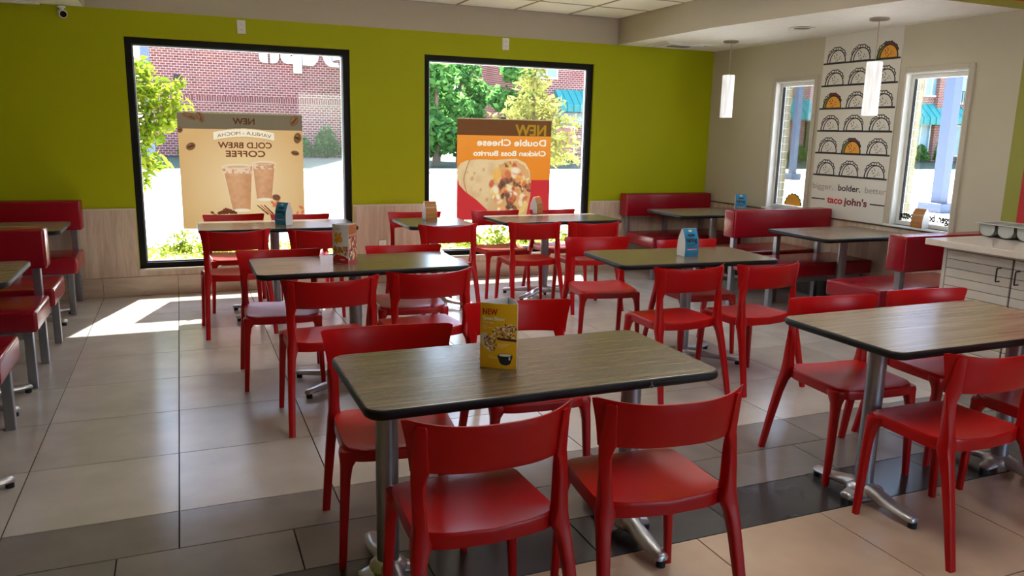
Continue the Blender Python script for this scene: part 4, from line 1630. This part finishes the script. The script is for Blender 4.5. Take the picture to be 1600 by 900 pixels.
def brown_face():
    p = Print(117, 225, 70, 134, (150, 60, 48))
    p.rect(0, 0, 117, 48, (176, 96, 34))
    p.rect(0, 54, 117, 57, (226, 190, 150))
    p.rect(0, 62, 117, 65, (226, 190, 150))
    r = np.random.RandomState(14)
    cols = [(196, 110, 80), (226, 190, 150), (120, 50, 40), (240, 220, 180), (110, 50, 40)]
    for k in range(110):
        p.ell(117 * r.rand(), 80 + 120 * r.rand(), 4 + 9 * r.rand(), 6 + 14 * r.rand(), cols[r.randint(5)], r.rand() - .5, .3)
    p.rect(0, 205, 117, 225, (180, 40, 46))
    return p


def trifold(name, label, A, B, C, H, faces):
    """three-sided standing card: corners A, B, C on the table, first face A-B"""
    cx, cy = (A[0] + B[0] + C[0]) / 3, (A[1] + B[1] + C[1]) / 3
    t = thing(name, label, 'table card', (cx, cy, ZT))
    P = [(a[0] - cx, a[1] - cy) for a in (A, B, C)]
    for k in range(3):
        a, b = P[k], P[(k + 1) % 3]
        mx_, my_ = (a[0] + b[0]) / 2, (a[1] + b[1]) / 2
        q = MB()
        L = math.hypot(b[0] - a[0], b[1] - a[1])
        n_ = ((b[1] - a[1]) / L, -(b[0] - a[0]) / L)
        if n_[0] * mx_ + n_[1] * my_ < 0:
            n_ = (-n_[0], -n_[1])
        bow = .008
        N = 9
        inn = [(a[0] + (b[0] - a[0]) * i / (N - 1) + n_[0] * bow * math.sin(math.pi * i / (N - 1)), a[1] + (b[1] - a[1]) * i / (N - 1) + n_[1] * bow * math.sin(math.pi * i / (N - 1))) for i in range(N)]
        out = [(x + n_[0] * .0012, y + n_[1] * .0012) for x, y in inn]
        q.prism(inn + out[::-1], 0, H)
        obj('card_panel', q, M['paper'], t)
        if faces[k] is not None:
            me = faces[k].mesh('printed_face', lambda u, v: (a[0] + (b[0] - a[0]) * u + n_[0] * (.002 + bow * np.sin(np.pi * u)), a[1] + (b[1] - a[1]) * u + n_[1] * (.002 + bow * np.sin(np.pi * u)), H * (1 - v)), M['ink'])
            obj('printed_face', me, None, t)
    return t


yf = yellow_face()
trifold('menu_card', 'yellow three-sided menu card standing on the front table', (.893, 2.375), (.996, 2.305), (1.012, 2.425), .222, [yf, yf, yf])
trifold('menu_card', 'white and brown three-sided menu box on the middle left table', (.797, 4.606), (.871, 4.517), (.935, 4.610), .228, [combo_face(), brown_face(), combo_face()])

# ================================================================= OUTDOORS
GZ = -.15
gr = boxobj('ground', (-40, 140, YW + .2, 31, GZ - .3, GZ), M['asphalt'], structure=True)
boxobj('trim_%d' % (wn_i + 6), (XR + .6, 40, -30, YW + .2, GZ - .3, GZ), M['asphalt'], structure=True)
boxobj('trim_%d' % (wn_i + 7), (-40, XR + .6, -30, YF - .2, GZ - .3, GZ), M['asphalt'], structure=True)
tag(boxobj('lawn', (-40, 140, 31.2, 80, GZ - .3, GZ + .02), M['grass']), 'strip of green lawn across the road in front of the brick buildings', 'lawn')
tag(boxobj('kerb', (-40, 140, 29.6, 31.2, GZ - .2, GZ + .10), M['asphalt'], bevel=.03), 'pale concrete kerb along the far side of the road', 'kerb')
tag(boxobj('planting_bed', (-6, 9, YW + .2, 11.4, GZ - .2, GZ + .05), M['soil']), 'sunny planting bed just outside the back windows', 'planting bed')


def leaf_cloud(pts, size, rr, m, up=.3, slim=.45, parent=None, name='foliage', rng=None):
    rng = rng or np.random.RandomState(1)
    n = len(pts)
    P = np.array(pts)
    s = size * (.6 + .8 * rng.rand(n))
    d = rng.randn(n, 3)
    d[:, 2] = d[:, 2] * .6 - up
    d /= np.linalg.norm(d, axis=1)[:, None]
    q = rng.randn(n, 3)
    q -= d * (q * d).sum(1)[:, None]
    q /= np.linalg.norm(q, axis=1)[:, None]
    a = P - d * (s * .5)[:, None]
    b = P + q * (s * slim * .5)[:, None]
    c = P + d * (s * .5)[:, None]
    e = P - q * (s * slim * .5)[:, None]
    co = np.stack([a, b, c, e], 1).reshape(-1, 3).astype(np.float32)
    me = bpy.data.meshes.new(name)
    me.vertices.add(4 * n)
    me.vertices.foreach_set('co', co.ravel())
    me.loops.add(4 * n)
    me.loops.foreach_set('vertex_index', np.arange(4 * n, dtype=np.int32))
    me.polygons.add(n)
    me.polygons.foreach_set('loop_start', np.arange(0, 4 * n, 4, dtype=np.int32))
    me.polygons.foreach_set('loop_total', np.full(n, 4, dtype=np.int32))
    me.update(calc_edges=True)
    me.materials.append(m)
    o = obj(name, me, None, parent)
    o['kind'] = 'stuff'
    return o


def tree(label, x, y, h, trunk_r, blobs, n, leaf, size, seed, name='tree', branches=True, slim=.45):
    """blobs: (dx, dy, z, rx, rz) clumps of leaves"""
    t = thing(name, label, 'tree', (x, y, GZ + (.02 if y > 31 else 0)))
    rng = np.random.RandomState(seed)
    b = MB()
    b.tube([(0, 0, 0), (.02, .01, h * .35), (-.02, 0, h * .7), (0, 0, h)], [trunk_r, trunk_r * .8, trunk_r * .55, trunk_r * .2], 10)
    obj('trunk', b, M['bark'], t, smooth=60)
    pts = []
    tot = sum(q[3] ** 2 * q[4] for q in blobs)
    for dx_, dy_, z, rx, rz in blobs:
        k = max(10, int(n * rx ** 2 * rz / tot))
        d = rng.randn(k, 3)
        d /= np.linalg.norm(d, axis=1)[:, None]
        r = rng.rand(k) ** .45
        pts.append(np.array([dx_, dy_, z - GZ]) + d * r[:, None] * np.array([rx, rx, rz]))
        if branches:
            q = MB()
            z0 = min(h * .9, max(h * .25, (z - GZ) - rx * 1.1))
            q.tube([(0, 0, z0), (dx_ * .5, dy_ * .5, (z0 + z - GZ) / 2 + .05), (dx_, dy_, z - GZ)], [trunk_r * .45, trunk_r * .3, trunk_r * .1], 6)
            obj('branch', q, M['bark'], t)
    leaf_cloud(np.concatenate(pts), size, 0, leaf, parent=t, rng=rng, slim=slim)
    return t


# young tree outside the left window (about 5 m beyond the glass)
tree('young yellow-green tree outside the left window, left of the coffee poster', -1.15, 12.6, 3.0, .05,
     [(.45, 0, 2.0, .42, .36), (.85, .1, 1.95, .36, .26), (.6, .1, 2.3, .3, .2), (.9, 0, 1.6, .3, .25), (1.2, 0, 1.78, .22, .12), (1.3, .2, 1.55, .24, .12), (1.25, -.1, 2.12, .14, .1), (.4, .1, 1.45, .42, .34), (.75, 0, 1.35, .22, .2), (.5, 0, 1.0, .4, .26), (.85, .1, .95, .16, .14), (.45, 0, .68, .34, .16), (-.2, 0, 1.8, .5, .6), (-.1, 0, 2.6, .5, .4), (1.02, 0, 1.68, .16, .1)],
     3900, M['leaf_young'], .17, 21, slim=.30)
tree('pale yellow young tree outside the right window, right of the burrito poster', 7.2, 16.0, 3.4, .05,
     [(-.05, 0, 2.55, .42, .35), (-.35, 0, 2.0, .4, .35), (.35, .1, 2.0, .5, .36), (0, 0, 1.5, .7, .35), (.75, 0, 1.35, .38, .25), (-.7, 0, 1.55, .2, .14), (-.95, 0, 1.85, .16, .12), (1.0, .2, .95, .3, .2), (.3, 0, 1.0, .6, .25), (0, 0, 3.1, .35, .35), (.85, 0, 1.75, .3, .2), (-1.1, .0, 1.45, .2, .12)],
     2100, M['leaf_pale'], .19, 33, slim=.30)
k = 0
for x, y, z, r, lab in ((11.0, 35.4, 3.2, 1.5, 'big dark green tree at the left edge of the right window view'), (13.5, 39.4, 4.0, 1.65, 'big green tree in the middle of the right window view'), (15.0, 35.2, 3.7, 1.3, 'green tree behind the pale young tree in the right window view'),
                       (12.4, 43.6, 5.4, 1.6, 'tall green tree rising behind the others in the right window view')):
    tree(lab, x, y, z + 1.2, .2, [(0, 0, z + .7, r * .7, r * .6), (-r * .6, 0, z - .7, r * .6, r * .5), (r * .6, .3, z - .6, r * .6, r * .5), (0, -.3, z - 1.7, r * .8, r * .5), (-.3, .3, max(1.2, z - 2.8), r * .85, 1.0)], 2600, M['leaf_deep'], .36, 50 + k, branches=False, slim=.6)
    k += 1
tree('distant green tree at the left end of the brick wall', -4.6, 48, 7, .2, [(0, 0, 5.2, 1.6, 1.6), (-.4, 0, 3, 1.8, 1.4), (.3, 0, 7, 1.5, 1.3)], 3500, M['leaf_deep'], .4, 71, branches=False, slim=.6)


def shrub(label, x, y, r, h, leaf, n, size, seed, z0=GZ + .02):
    t = thing('shrub', label, 'shrub', (x, y, z0), group='shrubs along the far buildings')
    rng = np.random.RandomState(seed)
    b = MB()
    for q in range(4):
        a = q * 1.57
        b.tube([(0, 0, 0), (r * .4 * math.cos(a), r * .4 * math.sin(a), h * .6)], [.02 + r * .03, .01], 6)
    obj('stem', b, M['bark'], t)
    d = rng.randn(n, 3)
    d /= np.linalg.norm(d, axis=1)[:, None]
    d[:, 2] = np.abs(d[:, 2])
    leaf_cloud(d * (rng.rand(n) ** .4)[:, None] * np.array([r, r * .7, h]) + np.array([0, 0, size * .6]), size, 0, leaf, parent=t, rng=rng, slim=.55)


for i, (x, h) in enumerate(((.6, 1.0), (2.4, .9), (4.3, .9), (6.1, 1.1), (7.5, 1.6), (8.9, 1.5))):
    shrub('%s green shrub from the left along the wall under the store sign' % ('first', 'second', 'third', 'fourth', 'fifth', 'sixth')[i], x, 44.6, .72, h, M['leaf_shrub'], 900, .22, 80 + i)
for i, (x, y, h, r, lab) in enumerate(((40.8, 44.5, 1.0, 1.3, 'shrub left of the pole in the left narrow window view'), (42.8, 44.5, 1.5, 1.1, 'taller shrub in the left narrow window view'), (52.7, 44.4, 1.2, 1.4, 'low shrub at the left of the right narrow window view'), (55.2, 44.4, 1.8, 1.3, 'bushy shrub left of the lamp post in the right narrow window view'), (58.3, 44.6, 1.0, 1.4, 'low shrub right of the lamp post'))):
    shrub(lab, x, y, r * .62, h, M['leaf_shrub'], 900, .24, 90 + i)
rng = np.random.RandomState(44)
pos = [(-.05, 10.9, .3), (.35, 10.6, .32), (.8, 10.8, .3), (1.5, 10.4, .26), (2.6, 10.6, .30), (3.0, 10.5, .34), (3.75, 10.6, .5), (4.15, 10.3, .52), (4.7, 10.6, .4), (5.4, 10.4, .3)]
for i, (x, y, h) in enumerate(pos):
    t = thing('bed_plant', ('low leafy plant in the bed outside the left window, place %s from the left' if x < 2 else 'low leafy plant in the bed outside the right window, place %s from the left') % ('one', 'two', 'three', 'four', 'one', 'two', 'three', 'four', 'five', 'six')[i], 'plant', (x, y, GZ + .05), group='plants in the bed')
    n = 260
    d = rng.randn(n, 3)
    d /= np.linalg.norm(d, axis=1)[:, None]
    d[:, 2] = np.abs(d[:, 2])
    b = MB()
    for q in range(5):
        a = q * 1.26
        b.tube([(0, 0, -.02), (.08 * math.cos(a), .08 * math.sin(a), h * .8)], [.006, .003], 5)
    obj('stem', b, M['leaf_bed'], t)
    leaf_cloud(d * (rng.rand(n) ** .5)[:, None] * np.array([.26, .26, h]), .07, 0, M['leaf_bed'], parent=t, rng=rng, slim=.5)
n = 9000
gp = np.stack([rng.rand(n) * 11 - 3, 8.3 + rng.rand(n) * 3.0, np.full(n, GZ + .09) + rng.rand(n) * .05], -1)
go = leaf_cloud(gp, .09, 0, M['leaf_bed'], up=-.9, slim=.2, name='ground_cover', rng=rng)
tag(go, 'short yellow-green ground cover in the sunny bed outside the windows', 'grass')


# brick building with the white sign
def box_part(name, b, m, parent, **k):
    return boxobj(name, b, m, parent, **k)


t = thing('store_building', 'red brick store building with white sign letters seen through the left window', 'building', (4, 46, GZ - .15))
box_part('brick_wall', (-5.4, 5.3, 0, 14, .17, 20), M['brick'], t)
for xq in (-3.15,):
    box_part('pilaster_joint', (xq - .05, xq + .05, -.04, 0, .17, 20), M['brick'], t)
box_part('soldier_course', (-5.4, 5.3, -.03, 0, 3.02, 3.36), M['soldier'], t)
box_part('vent_box', (-4.1, -3.75, -.12, 0, 3.9, 4.4), M['dark_metal'], t)
# sign: H y V e e in heavy rounded letters, only their lower halves show below the window head
sg = thing('store_sign', 'white lettering on the brick wall, cut off by the top of the left window', 'sign', (4.0, 45.9, 4.86))


def thick(polys, name='letter', y=-.14):
    b = MB()
    for p in polys:
        b.prism(p, y, .09, f=lambda q, z: (q[0], z, q[1]))
    return obj(name, b, M['sign_white'], sg)


def rounded_stem(x0, x1, z0, z1, r, left=True, right=True):
    pts = []
    if left:
        pts += [(x0 + r - r * math.cos(a), z0 + r - r * math.sin(a)) for a in [math.pi / 2 * i / 6 for i in range(7)]]
    else:
        pts += [(x0, z0)]
    if right:
        pts += [(x1 - r + r * math.sin(a), z0 + r - r * math.cos(a)) for a in [math.pi / 2 * i / 6 for i in range(7)]]
    else:
        pts += [(x1, z0)]
    return pts + [(x1, z1), (x0, z1)]


thick([rounded_stem(.22, .66, .04, 2.1, .28, True, False), rounded_stem(.80, 1.24, .04, 2.1, .28, False, True), [(.66, 1.0), (.80, 1.0), (.80, 1.4), (.66, 1.4)]])
thick([rounded_stem(1.36, 1.86, .06, 1.6, .34, True, False), [(1.86, .06), (2.02, .06), (2.02, -.42), (2.46, -.42), (2.46, 1.6), (2.0, 1.6), (2.0, .5), (1.86, .4)]])
thick([[(2.52, .02), (3.1, .02), (3.34, .3), (3.58, 1.6), (3.1, 1.6), (2.98, .5), (2.86, 1.6), (2.42, 1.6), (2.52, .6)]])
for x in (3.64, 4.62):
    outer = [(x + .5 - .5 * math.cos(a), .62 - .62 * math.sin(a)) for a in [math.pi / 2 * i / 8 for i in range(9)]]
    thick([outer + [(x + .88, 0), (x + .80, .24), (x + .55, .24), (x + .44, .36), (x + .42, .62), (x + .42, 1.5), (x, 1.5)],
           [(x + .5, .36), (x + .95, .42), (x + 1.0, .7), (x + .98, 1.2), (x + .86, 1.5), (x + .42, 1.5), (x + .5, 1.2)]])
bb_ = MB()
bb_.cyl((2.45, 1.12 + .0), .16, -.2, -.139, 20)
bb_.v = [(x, z, y) for x, y, z in bb_.v]
obj('dot', bb_, M['brick'], sg)
tag(sg)


def awning(parent, x0, x1, z0, z1, depth, nrib):
    """sloping standing-seam awning with a drop valance"""
    w = (x1 - x0) / nrib
    for k in range(nrib):
        a, c = x0 + k * w, x0 + (k + 1) * w
        q = MB()
        zt, zb, zv = z1, z0 + (z1 - z0) * .32, z0
        prof = [(0, zt), (-depth, zb), (-depth, zv), (-depth + .05, zv), (-depth + .05, zb + .03), (0, zt - .06)]
        q.loft([[(x, p[0], p[1]) for p in prof] for x in (a + .01, c - .01)])
        prof2 = [(0, zt + .06), (-depth - .06, zb), (-depth - .06, zv), (-depth, zv), (-depth, zb - .03), (0, zt)]
        q.loft([[(x, p[0], p[1]) for p in prof2] for x in (a - .03, a + .03)])
        obj('awning_panel', q, M['teal'], parent)
    q = MB()
    for x in (x0, x1):
        q.loft([[(xx, p[0], p[1]) for p in [(0, z1), (-depth, z0 + (z1 - z0) * .32), (-depth, z0), (0, z0)]] for xx in (x - .02, x + .02)])
    obj('awning_end', q, M['teal'], parent)


def far_window(parent, x0, x1, z0, z1, mull=1):
    f = MB()
    e = .09
    f.box(x0 - e, x1 + e, -.12, 0, z0 - e * 1.5, z0)
    f.box(x0 - e, x1 + e, -.08, 0, z1, z1 + e)
    f.box(x0 - e, x0, -.08, 0, z0, z1)
    f.box(x1, x1 + e, -.08, 0, z0, z1)
    for k in range(mull):
        xm = x0 + (x1 - x0) * (k + 1) / (mull + 1)
        f.box(xm - .04, xm + .04, -.07, 0, z0, z1)
    fr = obj('window', f, M['white_paint'], parent)
    boxobj('pane', (x0, x1, -.03, 0.005, z0, z1), M['window_dark'], fr)


t = thing('office_building', 'red brick building with a teal awning and pink door in the right window view', 'building', (22, 46, GZ - .15))
box_part('brick_wall', (-2.2, 10, 0, 12, .17, 20), M['brick'], t)
far_window(t, -1.2, .15, 5.25, 6.6, 1)
awning(t, .1, 2.35, 3.12, 4.5, 1.0, 5)
dq = MB()
dq.box(.15, 1.5, -.04, 0, .17, 2.15)
dd = obj('door', dq, M['door_pink'], t)
fq = MB()
fq.box(.05, .15, -.08, 0, .17, 2.25)
fq.box(1.5, 1.6, -.08, 0, .17, 2.25)
fq.box(.15, 1.5, -.08, 0, 2.15, 2.25)
obj('door_frame', fq, M['white_paint'], dd)
box_part('transom', (.1, 2.2, -.02, 0.004, 2.35, 3.1), M['window_dark'], t)
t = thing('shop_building', 'red brick shop building with teal awnings seen through the two narrow windows', 'building', (48, 46.2, GZ - .15))
box_part('brick_wall', (-15.6, 20, 0, 12, .17, 18), M['brick'], t)
awning(t, -8.2, -5.0, 3.1, 4.6, 1.1, 5)
far_window(t, -7.4, -6.4, 5.6, 6.8, 1)
box_part('drain_pipe', (-5.2, -4.7, -.2, 0, .17, 3.0), M['dark_metal'], t)
far_window(t, 6.6, 7.9, 5.35, 6.7, 1)
awning(t, 4.9, 9.0, 3.05, 4.7, 1.1, 6)
far_window(t, 4.6, 7.6, .7, 3.0, 2)
box_part('pilaster', (7.75, 8.8, -.35, 0, .17, 18), M['brick'], t)
awning(t, 9.2, 11.6, 3.15, 4.55, 1.1, 3)
far_window(t, 9.2, 12.4, .7, 3.0, 2)
far_window(t, 10.2, 12.4, 4.9, 6.9, 1)
bq = MB()
for k in range(12):
    bq.box(9.5 + k * .25, 9.54 + k * .25, -.9, -.86, 4.7, 5.7)
bq.box(9.4, 12.6, -.92, -.84, 5.66, 5.74)
obj('balcony_rail', bq, M['dark_metal'], t)

# lamp posts
t = thing('lamp_post', 'thick blue-grey square lamp post outside the right narrow window', 'lamp post', (16.62, 13.3, GZ))
boxobj('shaft', (-.13, .13, -.13, .13, .1, 7.0), M['pole'], t, bevel=.01)
boxobj('footing', (-.32, .32, -.32, .32, 0, .22), M['pole'], t, bevel=.02)
boxobj('lamp_head', (-.3, .3, -1.0, .2, 7.0, 7.16), M['pole'], t, bevel=.02)
t = thing('lamp_post', 'slim grey lamp post across the lot seen through the left narrow window', 'lamp post', (22.9, 25.2, GZ))
boxobj('shaft', (-.11, .11, -.11, .11, .1, 8.0), M['pole'], t, bevel=.01)
boxobj('footing', (-.25, .25, -.25, .25, 0, .25), M['pole'], t, bevel=.02)
t = thing('lamp_post', 'distant grey-blue lamp post behind the young tree in the left window', 'lamp post', (-.93, 30, GZ))
boxobj('shaft', (-.14, .14, -.14, .14, .1, 9.0), M['pole'], t, bevel=.01)
boxobj('footing', (-.25, .25, -.25, .25, 0, .3), M['pole'], t, bevel=.02)
